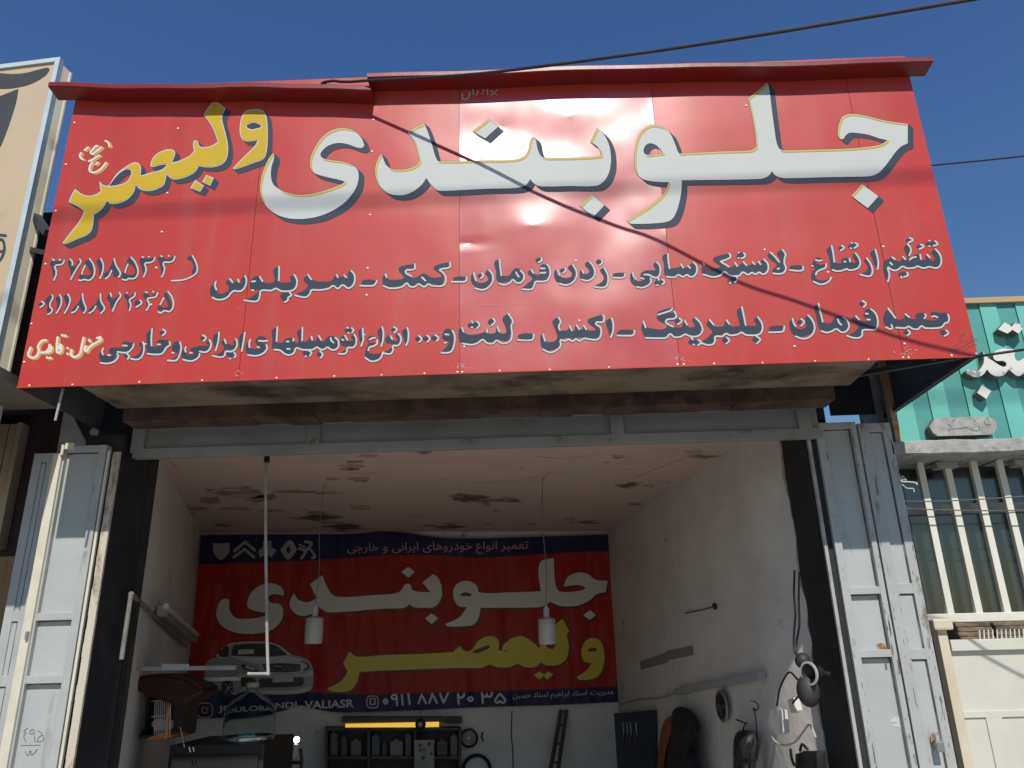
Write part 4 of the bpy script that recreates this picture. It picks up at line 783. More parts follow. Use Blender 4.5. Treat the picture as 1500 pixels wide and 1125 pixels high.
# brown tile stack on the sill, gate and post
yt = .93
for q, lab in (((1405, 1458), "bundle of brown ridged tiles wedged under white bars beside post cap"), ((1462, 1516), "second bundle of brown ridged tiles under white bars at frame edge")):
    x0, x1 = X(q[0], 925, yt), X(q[1], 925, yt); z0 = ZR(1440, 940, yt)-.02; m = MB()
    for k in range(5):
        m.box(x0+.004*(k % 2), x1-.004*((k+1) % 2), yt+.006*k, yt+.16, z0+k*.024, z0+k*.024+.022, .006)
    tag(m.build("tile_bundle", mat("brown_ridged_tile", (.24, .19, .13), .9, (.15, .11, .07), 22, .42, .58, bump=.8, bscale=40, stretch=(1, 1, 2.5)), None), lab, "tiles", "tile bundles under the bars")
yp = .86
post = thing("gate_post", "cream painted gate post with a square cap beside the grey folding door", "post", (X(1380, 960, yp), yp, 0))
xp0, xp1 = X(1375, 935, yp), X(1389, 935, yp)
MB().box(xp0, xp1, yp, yp+.06, 0, ZR(1380, 920, yp), .003).build("shaft", mat("peach_enamel", (.64, .56, .42), .5, (.58, .5, .37), 4), post)
MB().box(X(1368, 915, yp-.03), X(1397, 915, yp-.03), yp-.03, yp+.09, ZR(1382, 923, yp-.03), ZR(1382, 906, yp-.03), .012).build("cap", MATS["peach_enamel"], post)
gt = thing("metal_gate", "cream sheet metal gate with welded frame below the barred window", "gate", (3.2, yp, 0))
zg = ZR(1440, 936, yp)
MB().box(xp1+.01, 4.6, yp+.025, yp+.032, .05, zg-.01).build("panel", M_CREAMG, gt)
f = MB(); f.box(xp1+.008, 4.6, yp, yp+.04, zg-.055, zg, .003)
zz1 = ZR(1440, 1042, yp); f.box(xp1+.008, 4.6, yp+.016, yp+.04, zz1-.03, zz1, .002)
x = X(1465, 1080, yp); f.box(x-.04, x+.04, yp+.0165, yp+.04, .05, zz1-.02, .002)
f.build("frame", M_CREAMG, gt)
sp = MB()
for k in range(11):
    q = atY(1438+k*6.5, 934, yp); sp.bar((q[0], yp+.02, zg-.004), (q[0]+.008, yp+.02, zg+.045), .0035, 6)
sp.build("spike", MATS["white_bar_enamel"], gt)

# ------------------------------------------------------------------ left neighbour
M_CREAMS = mat("cream_sign_face", (0.56, 0.44, 0.29), .6, (.52, .40, .26), 2.5, .4, .7, dirt=(.46, .36, .25), dscale=5, dlo=.6, dhi=.75)
M_PALEBL = mat("pale_blue_trim", (0.55, 0.63, 0.66), .4, (.48, .55, .58), 6)
M_CREAMR = mat("ivory_sign_side", (0.60, 0.55, 0.42), .6, (.50, .45, .33), 4, dirt=(.3, .25, .18), dscale=5, dlo=.62, dhi=.75)
M_INK = mat("charcoal_brush_paint", (0.05, 0.053, 0.055), .6, (.065, .068, .07), 5, dirt=(.25, .24, .22), dscale=16, dlo=.70, dhi=.76)
M_BROWN = mat("brown_fascia", (0.17, 0.10, 0.06), .7, (.13, .08, .05), 3)
M_MAROON = mat("maroon_frame", (0.045, 0.018, 0.016), .7)
yc = .30
ns = thing("neighbour_tall_sign", "tall cream shop sign with charcoal Persian strokes and pale blue edge trim", "sign", (-2.9, yc, H+1.7))
cx1 = X(89, 90, yc); cz1 = ZR(60, 86.5, yc); cz0 = H+1.0
nfx = math.tan(math.radians(6))
def onC(x, z, off=0.0): return (x, yc-(x-cx1)*nfx+off, z)
m = MB(); m.hexa([onC(cx1-2.2, cz0), onC(cx1-.03, cz0), onC(cx1-.03, cz0, .02), onC(cx1-2.2, cz0, .02), onC(cx1-2.2, cz1-.03), onC(cx1-.03, cz1-.03), onC(cx1-.03, cz1-.03, .02), onC(cx1-2.2, cz1-.03, .02)]); m.build("face", M_CREAMS, ns)
m = MB(); m.hexa([onC(cx1-.03, cz0, -.012), onC(cx1, cz0, -.012), onC(cx1, cz0, .03), onC(cx1-.03, cz0, .03), onC(cx1-.03, cz1, -.012), onC(cx1, cz1, -.012), onC(cx1, cz1, .03), onC(cx1-.03, cz1, .03)])
m.hexa([onC(cx1-2.2, cz1-.03, -.0125), onC(cx1-.03, cz1-.03, -.0125), onC(cx1-.03, cz1-.03, .03), onC(cx1-2.2, cz1-.03, .03), onC(cx1-2.2, cz1, -.0125), onC(cx1-.03, cz1, -.0125), onC(cx1-.03, cz1, .03), onC(cx1-2.2, cz1, .03)]); m.build("trim", M_PALEBL, ns)
yq = yc+.075; xq = X(106, 103, yq)
m = MB(); m.hexa([(cx1-.03, yc+.031, cz0), (cx1+.001, yc+.031, cz0), (xq, yq, cz0), (cx1-.03, yq, cz0), (cx1-.03, yc+.031, cz1-.03), (cx1+.001, yc+.031, cz1-.03), (xq, yq, cz1-.05), (cx1-.03, yq, cz1-.05)])
m.tube([(xq-.008, yq, cz0), (xq-.008, yq, cz1-.5), (xq-.008, yq, cz1-.05)], .012, 8); m.build("return_panel", M_CREAMR, ns)
gs = MB(); gs.box(cx1-2.2, cx1-.02, yq+.05, yq+.06, cz0, cz1-.1); gs.build("back", M_BROWN, ns)
def cpl(px, py): return atP(px, py, np.array(onC(cx1, cz1, -.0015)), np.array([nfx, 1., 0])/math.hypot(1, nfx))
b = Brush(-60, 85, 90, 400, 4)
for t in ("-60,95 -20,104 12,108 35,107 60,101 70,99 72.5,102 66,111 45,123 20,129 0,130 -60,128", "27,130* 24,148 16,175 7,200 0,216 -20,250 -60,270 -60,160 -20,148"): b.fill(smooth_path(parse(t), True, 3))
for t, wd in (("-2,344 8,345", 4.2), ("-2,352 3,351 6,358 6,368 2,378 -6,386 -20,390", 4.0), ("-6,362 -2,368 5,368", 4.0)): b.stroke(smooth_path(parse(t), False, 2), wd)
paint("charcoal_lettering", b, M_INK, ns, cpl)
bkx = MB(); bkx.bar(atY(50, 313, .40), atY(70, 342, .16), .018, square=True); bkx.bar(atY(40, 364, .42), atY(68, 371, .2), .013, square=True)
tag(bkx.build("steel_bracket", M_DARK, None), "dark steel bracket bars tying the cream sign to the red sign", "bracket")
nl = thing("neighbour_store", "brown fascia of the closed store below the tall cream sign", "building", (-3.4, 1.2, 0))
yb_ = .62
MB().box(-4.6, X(58, 405, yb_), yb_, yb_+.4, ZR(20, 569, yb_), ZR(45, 402, yb_)).build("fascia", M_BROWN, nl)
MB().box(-4.6, X(24, 580, yb_-.03), yb_-.03, yb_+.4, ZR(10, 592, yb_-.03), ZR(10, 572, yb_-.03)).build("ledge", M_DARK, nl)
MB().box(-4.4, -2.315, -.36, .44, H+1.30, H+1.35).build("added_shade_canopy", mat("shade_canopy_tin", (.16, .14, .115), .8, (.12, .10, .08), 5), nl)  # mostly unseen slab, added and sized to shade the outer door leaf
MB().box(-4.6, -2.62, .80, .95, 0, H+1.75).build("wall", M_MAROON, nl)
st_ = MB()
for px0, px1 in ((-40, -3), (-1, 9.5), (13, 20)):
    st_.box(X(px0, 700, .74), X(px1, 700, .74), .74-(.02 if px0 > 10 else 0), .795, ZR(5, 803, .74), ZR(5, 621, .74), .003)
st_.build("shutter", mat("tan_shutter", (.40, .31, .21), .6, (.33, .26, .18), 5), nl)
MB().box(-4.2, X(23, 860, .74), .745, .795, .1, ZR(5, 815, .74), .003).build("door", mat("brown_wood_door", (.26, .15, .07), .7, (.16, .09, .04), 6, stretch=(4, 1, .5)), nl)

# ------------------------------------------------------------------ overhead cables
cbl = MB().tube([(-1.6, .55, H+2.98), (-.97, .05, H+2.985), (-0.725, -0.082, H+2.901), (-0.400, -0.183, H+2.818), (-0.032, -0.296, H+2.731), (0.324, -0.426, H+2.649), (0.668, -0.535, H+2.592), (0.879, -0.596, H+2.564), (1.262, -0.749, H+2.483), (1.515, -0.825, H+2.456), (1.817, -0.919, H+2.421), (2.029, -0.982, H+2.400), (2.336, -1.059, H+2.386), (3.2, -1.28, H+2.36), (5.5, -1.85, H+2.6), (9, -2.7, H+3.3)], .0075, 8, 4).build("overhead_cable", M_CABLE, None, True)
tag(cbl, "black overhead cable slung across the red sign's rain hood towards the street", "cable", "black service cables")
c2_ = MB().tube([atY(1428, 524, .02), atY(1437, 521.5, -.06), atY(1470, 516.5, -.1), atY(1500, 512, -.14), atY(1600, 495, -.3), atY(1900, 440, -.6)], .006, 8, 4).build("overhead_cable", M_CABLE, None, True)
tag(c2_, "black cable leaving the lower corner of the red sign, passing in front of teal board", "cable", "black service cables")
c3_ = MB().tube([atY(1330, 247, 1.5), atY(1372, 241.5, 1.5), atY(1430, 236, 1.5), atY(1500, 228.5, 1.5), atY(1700, 205, 1.5)], .0065, 8, 4).build("overhead_cable", M_CABLE, None, True)
tag(c3_, "thin dark cable against the sky behind the red sign's upper side edge", "cable", "black service cables")
for rows, lab in ((((1322, 734.5), (1380, 734), (1440, 731), (1500, 727), (1560, 722)), "upper thin grey wire stretched in front of white window bars"), (((1325, 745), (1380, 747), (1440, 748), (1500, 747.5), (1560, 746)), "lower thin grey wire stretched in front of white window bars")):
    tag(MB().tube([atY(*q, .93) for q in rows], .0032, 6, 4).build("thin_wire", mat("grey_wire", (.12, .12, .12), .6), None, True), lab, "wire", "wires before the window bars")
tag(MB().tube([(-9, -6.2, H+8.85), (-4, -6.1, H+8.68), (1, -6.0, H+8.62), (6, -6.0, H+8.65), (12, -6.2, H+8.85)], .0135, 8, 4).build("power_cable", M_CABLE, None, True), "thick power cable bundle strung along the street high above the viewer", "cable")
lc = MB().tube([atY(215, 600, .56), atY(300, 614, .55), atY(420, 618, .55), atY(560, 611, .55), atY(700, 600, .55), atY(860, 596, .55)], .004, 6, 5)
tag(lc.build("sagging_wire", M_CABLE, None, True), "thin black wire sagging under the rusty beam above lintel", "wire")

tw = MB(); zz = lambda x, y: atY(1300+x/7.5, 640+y/7.5, .92)
tw.tube([zz(140, 462), zz(165, 432), zz(205, 475), zz(175, 465), zz(150, 490), zz(240, 495), zz(300, 503), zz(325, 512), zz(318, 526)], .0042, 6, 4)
tw.tube([zz(160, 520), zz(205, 560), zz(240, 566), zz(285, 570), zz(292, 605)], .0032, 6, 3)
tag(tw.build("twisted_wire", mat("white_wire", (.6, .6, .56), .6), None, True), "white twisted wire ends sticking out beside grey door, before dark window", "wire")
# ------------------------------------------------------------------ banner on the back wall
M_BRED = mat("banner_red_vinyl", (0.36, 0.018, 0.012), .5, (.30, .014, .010), 1.2, spec=.3)
M_BNAVY = mat("banner_navy_vinyl", (0.016, 0.014, 0.06), .5, spec=.3)
M_BWH = mat("banner_white_ink", (0.62, 0.60, 0.56), .4)
M_BYE = mat("banner_yellow_ink", (0.58, 0.46, 0.03), .4)
M_BOUT = mat("banner_olive_outline", (0.03, 0.035, 0.012), .4)
M_BGREY = mat("banner_grey_ink", (0.30, 0.30, 0.30), .4)
M_BPALE = mat("banner_pale_ink", (0.50, 0.50, 0.49), .4)
M_BDARK = mat("banner_dark_ink", (0.03, 0.03, 0.032), .4)
M_BPINK = mat("banner_pink_ink", (0.55, 0.30, 0.28), .4)
M_BEMB = mat("banner_emblem_ink", (0.34, 0.33, 0.31), .4)
for m_ in (M_BRED, M_BNAVY):
    t = m_.node_tree; nb_ = t.nodes["Principled BSDF"]; n = t.nodes.new("ShaderNodeTexNoise"); n.inputs["Scale"].default_value = 1.6; n.inputs["Detail"].default_value = 2
    mp = t.nodes.new("ShaderNodeMapping"); tc = t.nodes.new("ShaderNodeTexCoord"); mp.inputs["Scale"].default_value = (2.2, 2, .7); mp.inputs["Rotation"].default_value = (0, .5, 0)
    t.links.new(tc.outputs["Object"], mp.inputs[0]); t.links.new(mp.outputs[0], n.inputs["Vector"])
    bp = t.nodes.new("ShaderNodeBump"); bp.inputs["Strength"].default_value = 1; bp.inputs["Distance"].default_value = .10
    t.links.new(n.outputs["Fac"], bp.inputs["Height"]); t.links.new(bp.outputs[0], nb_.inputs["Normal"])
ban = thing("wall_banner", "large red and navy vinyl banner with white and yellow Persian lettering on garage's back wall", "banner", bk(590, 1040, .03))
BP = lambda d: (lambda px, py: bk(px, py, .03+d))
OUT = "293,783* 400,782 520,781 560,777 600,780 640,786 690,788 760,786 893,782* 898,850 903,960 907,1029* 850,1032 800,1034 700,1037 620,1041 540,1044 490,1044 460,1039 440,1034 415,1042 370,1050 330,1052 265,1054* 272,1000 285,880"
outl = smooth_path(parse(OUT), True, 4)
b = Brush(255, 765, 915, 1062, 3); b.fill(outl)
cl = MB(); cl.prism([tuple(bk(x, y, .026)) for x, y in b.contours(.4)[0]], Vector(nB)*.003); cl.build("cloth", M_BRED, ban)
nv = b.copy(); nv.m[:] = False
nv.fill(smooth_path(parse("250,760* 915,760* 915,807* 840,809 760,814 700,817 650,814 600,813 560,813 473,820 380,824 250,828*"), True, 4))
nv.fill(smooth_path(parse("250,1070* 915,1070* 915,1005* 840,1008 700,1013 600,1016 500,1017 440,1013 380,1012 330,1012 250,1014*"), True, 4))
nv.m &= b.shrink(1.0).m
paint("navy_band", nv, M_BNAVY, ban, BP(.002))
edge = b.minus(b.shrink(.9)); paint("hem", edge, M_BGREY, ban, BP(.001))
Z5 = lambda L, cl=True, st=5: [smooth_path(parse(t), cl, st)/3.75+np.array((260, 765)) for t in L]
Z6 = lambda L, cl=True, st=5: [smooth_path(parse(t), cl, st)/3.75+np.array((560, 765)) for t in L]
wl = b.copy(); wl.m[:] = False
for P in Z6(["1238,322* 1228,382* 1180,395 1130,435 1060,460 980,460 940,445 920,437* 890,460 840,468 540,470* 530,520 505,560 460,570 360,572 345,560* 420,525 450,490 465,465* 420,460 393,420 395,360 430,328 480,325 520,350 535,385 700,385 870,380* 865,225 942,195* 952,340 975,380 1090,375 1120,360* 1080,345 1020,350 995,355* 1020,300 1080,275 1130,285 1170,315", "1140,483* 1175,510* 1140,537* 1103,512*"]): wl.fill(P)
for P in Z6(["430,400 455,385 490,400 460,405"]): wl.fill(P, False)
for P in Z5(["1405,285* 1435,310 1453,380 1443,430 1410,465 1365,470 1295,465 1275,450* 1245,470 1125,475 830,495 790,475 770,460* 750,495 690,515 640,495 615,445 640,390* 665,425 710,440 765,420* 728,340* 795,290* 830,370 870,408 1080,400 1215,385 1250,340* 1275,340 1295,375 1390,385* 1345,330*", "1268,245* 1303,272* 1268,305* 1230,272*", "1395,500* 1432,527* 1395,560* 1360,528*",
             "583,405* 530,395 500,410 510,440 560,450 580,480 570,540 520,590 430,612 330,608 250,575 215,520 220,460 245,425 280,425 285,480 320,525 390,530 460,520 510,500* 440,490 390,470 385,430 410,380 460,345 520,335 570,355 585,385"]): wl.fill(P)
yl_ = b.copy(); yl_.m[:] = False
for P in Z6(["1160,635 1200,655 1220,720 1215,790 1190,840 1150,862 1080,865 1068,850* 1120,815 1150,775* 1110,765 1095,730 1100,680 1125,645",
             "990,530* 1028,600* 1015,615 1025,690 1010,750 970,782 900,785 870,770* 840,795 780,795 745,775* 700,795 630,795 590,780* 540,800 430,800 0,815 -125,822* -140,880 -180,925 -275,930 -305,915* -225,870 -190,820* -215,775* -180,710* -140,738 0,730 250,722 390,712* 425,680* 450,705 485,705 530,650 590,625 635,645 640,705* 720,705* 660,700 700,645 760,625 808,645 865,692* 880,640 910,690 945,690 950,620 940,570*", "865,820* 890,838* 865,865* 830,838*", "910,818* 940,835* 905,865* 885,842*"]): yl_.fill(P)
for P in Z6(["1130,705 1155,690 1180,700 1155,710", "500,715 540,690 590,680 560,705"]): yl_.fill(P, False)
both = wl.copy(); both.m |= yl_.m
paint("olive_outline", both.grow(1.2).sweep(.9, 1.1), M_BOUT, ban, BP(.004))
paint("white_lettering", wl, M_BWH, ban, BP(.006)); paint("yellow_lettering", yl_, M_BYE, ban, BP(.006))
# printed car
def flat(name, polys, m, d, holes=()):
    q = b.copy(); q.m[:] = False
    for P in Z5(polys): q.fill(P)
    for P in Z5(holes): q.fill(P, False)
    paint(name, q, m, ban, BP(d))
flat("printed_car", ["150,805 160,770 185,748 222,738 245,694 278,668 330,659 420,655 510,660 560,676 596,704 628,728 690,742 722,762 742,800 748,850 742,905 715,932 640,944 560,948 470,945 420,935 345,935 318,950 295,945 250,925 170,905 150,880"], M_BGREY, .004)
flat("printed_car_highlight", ["286,738* 300,735 470,742 600,732* 640,742 690,757* 655,764 470,768 420,778 372,762 320,748", "278,668* 330,660 420,656 510,661 555,675* 560,681 505,667 420,662 330,666 290,678 282,735* 272,735", "560,676* 596,704 628,728* 612,730 583,706 548,681", "335,832* 420,840 455,838 690,832 742,812* 745,842 690,846 455,852 420,852 338,845", "342,912* 420,922 480,925 640,922 735,898* 730,920 640,938 480,940 400,930", "216,727 262,722 264,746 224,748"], M_BPALE, .006)
flat("printed_car_dark", ["296,734* 308,680 340,672 420,667 500,669 545,680 578,705 604,730* 470,738", "226,730 250,694 276,678 279,732 262,741", "345,852* 424,860 412,902 350,902*", "452,860* 692,850* 690,890 660,902 480,908 438,902", "240,905 252,872 282,862 302,880 306,915 295,945 272,958 250,945", "350,782 385,786 425,802 447,826 400,818 362,806", "664,777 715,774 724,790 722,806 690,811"], M_BDARK, .0065)
flat("printed_car_grille", ["450,772* 560,766 690,772* 700,780 684,826* 590,832 486,832* 462,806"], M_BPALE, .0075)
flat("printed_car_grille", ["462,780* 560,774 684,779* 674,819* 590,825 494,825* 474,804"], M_BDARK, .0082)
q = b.copy(); q.m[:] = False
for yy in (790, 802, 813): q.stroke(np.array(Z5([f"472,{yy} 580,{yy+1} 680,{yy-5}"], False)[0]), .5)
for t in ("276,908 298,875", "276,908 258,885", "276,908 262,942", "276,908 298,938", "276,908 303,905"): q.stroke(np.array(Z5([t], False)[0]), .8)
for P in Z5(["523,852* 636,850* 636,876* 523,880*", "335,700* 420,698* 420,723* 332,726*", "372,790 400,795 425,810 395,808", "676,782 705,780 712,796 690,802"]): q.fill(P)
paint("printed_car_detail", q, M_BPALE, ban, BP(.0095))
# maker emblems, phone and camera icons
q = b.copy(); q.m[:] = False; ET = lambda L, c: [smooth_path(parse(t), c, 6)/7.895+np.array((290, 780)) for t in L]
for P in ET(["170,120* 270,128 370,115* 360,230 310,290 260,315 190,250", "750,100* 850,95* 855,170 910,200* 850,290* 785,255 720,290* 690,210* 750,170", "950,200* 1040,95 1090,100 1145,200* 1060,310 1020,305"], True): q.fill(P)
for P in ET(["1045,150* 1075,200* 1045,250* 1020,200*"], True): q.fill(P, False)
for t, wd in (("420,215* 545,110* 655,205", 4.2), ("415,285* 540,192* 645,285", 4.2), ("1170,185 1250,205 1295,160 1310,120 1240,108", 4), ("1265,190 1230,250 1200,295", 4), ("1280,180 1335,240 1350,285 1320,295", 3.5), ("1170,140 1240,170", 2.4)):
    q.stroke(ET([t], False)[0], wd)
paint("maker_emblem", q, M_BEMB, ban, BP(.005))
q = b.copy(); q.m[:] = False
for t in ("125,995 175,995 190,1010 190,1055 175,1070 125,1070 108,1055 108,1010 125,995", "1055,955 1090,955 1100,965 1100,1008 1090,1018 1052,1018 1042,1008 1042,965 1055,955", "1058,968* 1085,968* 1085,1000* 1058,1000* 1058,968*"): q.stroke(np.array(Z5([t], False)[0]), 1.7)
cc = np.array((260+149/3.75, 765+1033/3.75)); q.stroke(np.array([cc+4.3*np.array((math.cos(a*.3142), math.sin(a*.3142))) for a in range(21)]), 1.5)
q.stroke(np.array([(260+170/3.75, 765+1014/3.75)]), 1.8)
paint("icon_outline", q, M_BPINK, ban, BP(.005))
z5 = lambda x, y: (260+x/3.75, 765+y/3.75)
z6 = lambda x, y: (560+x/3.75, 765+y/3.75)
text_paint("account_lettering", "VALIASR", (z5(697, 982), z5(970, 972), z5(970, 1017), z5(697, 1026)), M_BPALE, ban, BP(.005), .022)
text_paint("account_lettering", "JOULOBANDI", (z5(225, 1007), z5(655, 985), z5(655, 1030), z5(225, 1050)), M_BPALE, ban, BP(.005), .022)
q = b.copy(); q.m[:] = False                                   # phone number in brush digits
for o_, L in (((400, 1000), ("808,138 823,123 838,138 823,153 808,138", "905,112 880,122 868,105 880,90 900,92 906,112 908,165", "943,90 949,163", "990,82 1001,158", "1066,153* 1088,88* 1119,150", "1144,150* 1167,80* 1200,148", "1222,82* 1250,146* 1282,76", "1359,155* 1354,82*", "1355,92 1372,110 1395,100 1400,80", "1428,120 1445,105 1463,120 1445,136 1428,120")),
              ((640, 1000), ("336,150 330,76", "331,88 345,104 362,100 365,82", "365,90 380,104 398,96 402,73", "460,80* 435,115 426,136 444,147 463,134* 480,147 500,136 488,110 460,80*"))):
    for t in L: q.stroke(smooth_path(parse(t), False)/5+np.array(o_), 3.0)
paint("phone_lettering", q, M_BPALE, ban, BP(.005))
text_paint("manager_lettering", shape_fa("مدیریت: استاد ابراهیم استاد حسین"), (z6(718, 937), z6(1268, 915), z6(1268, 958), z6(718, 982)), M_BPALE, ban, BP(.005), 0.0)
hd = shape_fa("تعمیر انواع خودروهای ایرانی و خارجی")
text_paint("heading_outline", hd, ((508.5, 795.5), (773.5, 791.5), (773.5, 810.5), (508.5, 814)), M_BPINK, ban, BP(.004), 0.0)

# ------------------------------------------------------------------ hanging lamps, rod and racks
def led_lamp(px, py0, py1, y, label, ctop):
    a = atY(px, py0, y); c = atY(px, py1, y); z0 = c[2]; zt_ = a[2]; h = zt_-z0; x = (a[0]+c[0])/2
    r = thing("hanging_lamp", label, "lamp", (x, y, z0), "unlit bulbs hanging before the banner")
    M = Matrix.Translation((x, y, z0))
    R = h*.235
    MB().lathe([(0, 0), (R*.86, 0), (R*.98, h*.03), (R, h*.10), (R, h*.50), (R*.95, h*.53), (R*.95, h*.54), (0, h*.54)], M, 24).build("bulb", mat("milky_bulb", (.46, .44, .39), .35, (.40, .38, .33), 14), r, True)
    MB().lathe([(R*.99, h*.535), (R*1.0, h*.63), (R*.75, h*.67), (R*.3, h*.69), (0, h*.69)], M, 24).build("heat_sink", mat("ribbed_grey", (.34, .33, .30), .5), r, True)
    MB().lathe([(0, h*.685), (R*.34, h*.687), (R*.36, h*.9), (R*.22, h*.96), (R*.1, h*1.0), (0, h)], M, 16).build("socket", mat("pale_socket", (.44, .42, .38), .5), r, True)
    MB().tube([(x, y, zt_-.004), (x+.010, y+.004, zt_+(ZC-zt_)*.3), (x-.004, y+.003, zt_+(ZC-zt_)*.62), (x+.008, y, ZC-.05), (x+.03, y, ZC-.006)], .0032, 6, 5).build("cord", mat("grey_cord", (.16, .13, .12), .6), r, True)
led_lamp(460.5, 885, 943, 2.2, "unlit cylindrical bulb on a cord in front of the banner's printed car side", ZC)
led_lamp(801, 887, 944, 2.2, "unlit cylindrical bulb on a cord over the banner's yellow word", ZC)
yh = .98
rod = thing("hanging_rod", "thin pale metal rod hanging from a black hook under the lintel", "rod", atY(393, 990, yh))
MB().tube([atY(390, 672, yh), atY(389, 760, yh), atY(390.5, 880, yh), atY(391.5, 945, yh), atY(393, 989, yh)], .0085, 8, 4).build("shaft", M_PALEROD, rod, True)
MB().box(atY(391.5, 668, yh)[0]-.014, atY(391.5, 668, yh)[0]+.014, yh-.014, yh+.014, atY(390, 678, yh)[2], ZC+.01, .005).build("hook", M_BLACK, rod)
MB().bar(atY(363, 987, yh), atY(395, 987, yh), .008).build("foot", M_PALEROD, rod)
ya = 1.5
rk = thing("wall_rack", "pale square tube rack arms reaching out from garage's left plaster wall", "rack", atY(178, 980, ya))
MB().bar(atY(176, 980, ya), atY(345, 978, ya), .012, square=True).build("arm", M_PALEROD, rk)
MB().bar(atY(285, 996, ya+.35), atY(352, 994, ya+.35), .011, square=True).build("arm", M_PALEROD, rk)
MB().bar(lw(178, 966, .03), lw(192, 870, .03), .012).bar(lw(192, 870, .03), lw(272, 946, .03), .014).build("rail", mat("grey_pipe", (.22, .21, .19), .6, (.12, .11, .1), 9), rk)
MB().hexa([atY(237, 982, ya-.02), atY(277, 981, ya-.02), atY(277, 981, ya+.05), atY(237, 982, ya+.05), atY(237, 972.5, ya-.02), atY(277, 972.5, ya-.02), atY(277, 972.5, ya+.05), atY(237, 972.5, ya+.05)]).build("clamp", mat("pale_green_paint", (.42, .52, .47), .5), rk)
tl = thing("tube_light", "unlit slim tube light fixture mounted along garage's left plaster wall", "light", lw(238, 890, .05))
MB().bar(lw(238, 895, .05), lw(288, 940, .05), .035, square=True).build("housing", mat("dim_white_metal", (.42, .41, .38), .5), tl)
MB().bar(lw(243, 888, .12), lw(289, 930, .12), .018, 12).build("tube", mat("frosted_tube", (.55, .54, .5), .4), tl, True)
# shelf, red hood, cage
ys = 1.9
cb = thing("wall_cabinet", "dark open cabinet box fixed on garage's left wall behind the wire cage", "cabinet", atY(210, 1080, ys))
def cab(px0, px1, py0, py1, y, dep, name, m, root, t=.02):
    a = atY(px0, py1, y); c = atY(px1, py0, y); q = MB()
    q.box(a[0], a[0]+t, y, y+dep, a[2], c[2]); q.box(c[0]-t, c[0], y, y+dep, a[2], c[2]); q.box(a[0]+t, c[0]-t, y, y+dep, a[2], a[2]+t); q.box(a[0]+t, c[0]-t, y, y+dep, c[2]-t, c[2]); q.box(a[0]+t, c[0]-t, y+dep-t, y+dep, a[2]+t, c[2]-t)
    return q.build(name, m, root)
M_DKC = mat("dark_cabinet_paint", (.05, .048, .046), .7, (.08, .075, .07), 6)
cab(170, 262, 1000, 1083, ys, .35, "carcass", M_DKC, cb)
MB().hexa([atY(196, 1068, ys+.1), atY(212, 1068, ys+.1), atY(212, 1066, ys+.2), atY(196, 1066, ys+.2), atY(197, 1012, ys+.1), atY(213, 1012, ys+.1), atY(213, 1012, ys+.2), atY(197, 1012, ys+.2)]).build("bottle_carton", mat("dull_grey_card", (.22, .22, .21), .8), cb)
hdm = MB(); A = lambda x, y, yy: atY(x, y, yy)
hdm.prism([A(*q, 1.62) for q in ((188, 992), (235, 986), (268, 990), (288, 1002), (299, 1012), (294, 1018), (275, 1026), (262, 1038), (245, 1030), (215, 1020), (195, 1010))], (0, .30, 0))
bmesh.ops.bevel(hdm.bm, geom=hdm.bm.edges[:], offset=.025, segments=3, affect='EDGES')
tag(hdm.build("red_machine_cover", mat("dark_red_cover", (.05, .008, .008), .5, (.035, .007, .006), 6), None, True), "dark red rounded machine cover beneath the rack arms", "machine cover")
yc2 = 1.7
cg = thing("wire_cage", "small white wire cage with orange tray in front of dark cabinet", "cage", atY(232, 1083, yc2))
w_ = MB()
for k in range(9):
    px = 226+k*2.8; w_.bar(atY(px, 1076, yc2), atY(px+1, 1026, yc2), .0022, 5)
for py in (1026, 1049, 1062): w_.bar(atY(222, py+1, yc2), atY(249, py-1, yc2), .0028, 5)
for k in range(5):
    w_.bar(atY(249, 1076, yc2+.05*k), atY(250, 1028, yc2+.05*k), .0022, 5)
w_.build("wires", mat("cage_wire", (.55, .50, .42), .5), cg)
tp = MB(); tp.prism([atY(*q, yc2) for q in ((217, 1081), (233, 1075), (251, 1077), (252, 1080), (218, 1083.5))], (0, .22, 0)); tp.build("tray", mat("orange_plastic", (.60, .17, .03), .4), cg)
MB().bar(atY(242.5, 1082, yc2-.005), atY(247.5, 1036, yc2-.005), .006, square=True).build("corner_bar", mat("orange_plastic_pale", (.62, .27, .10), .4), cg)
tag(MB().prism([atY(*q, yc2+.05) for q in ((222, 1059), (226, 1055), (235, 1053), (246, 1057), (245, 1069), (226, 1071))], (0, .08, 0)).build("paper_liner", mat("grey_paper", (.42, .41, .38), .9), None), "crumpled grey paper lining the wire cage", "paper")
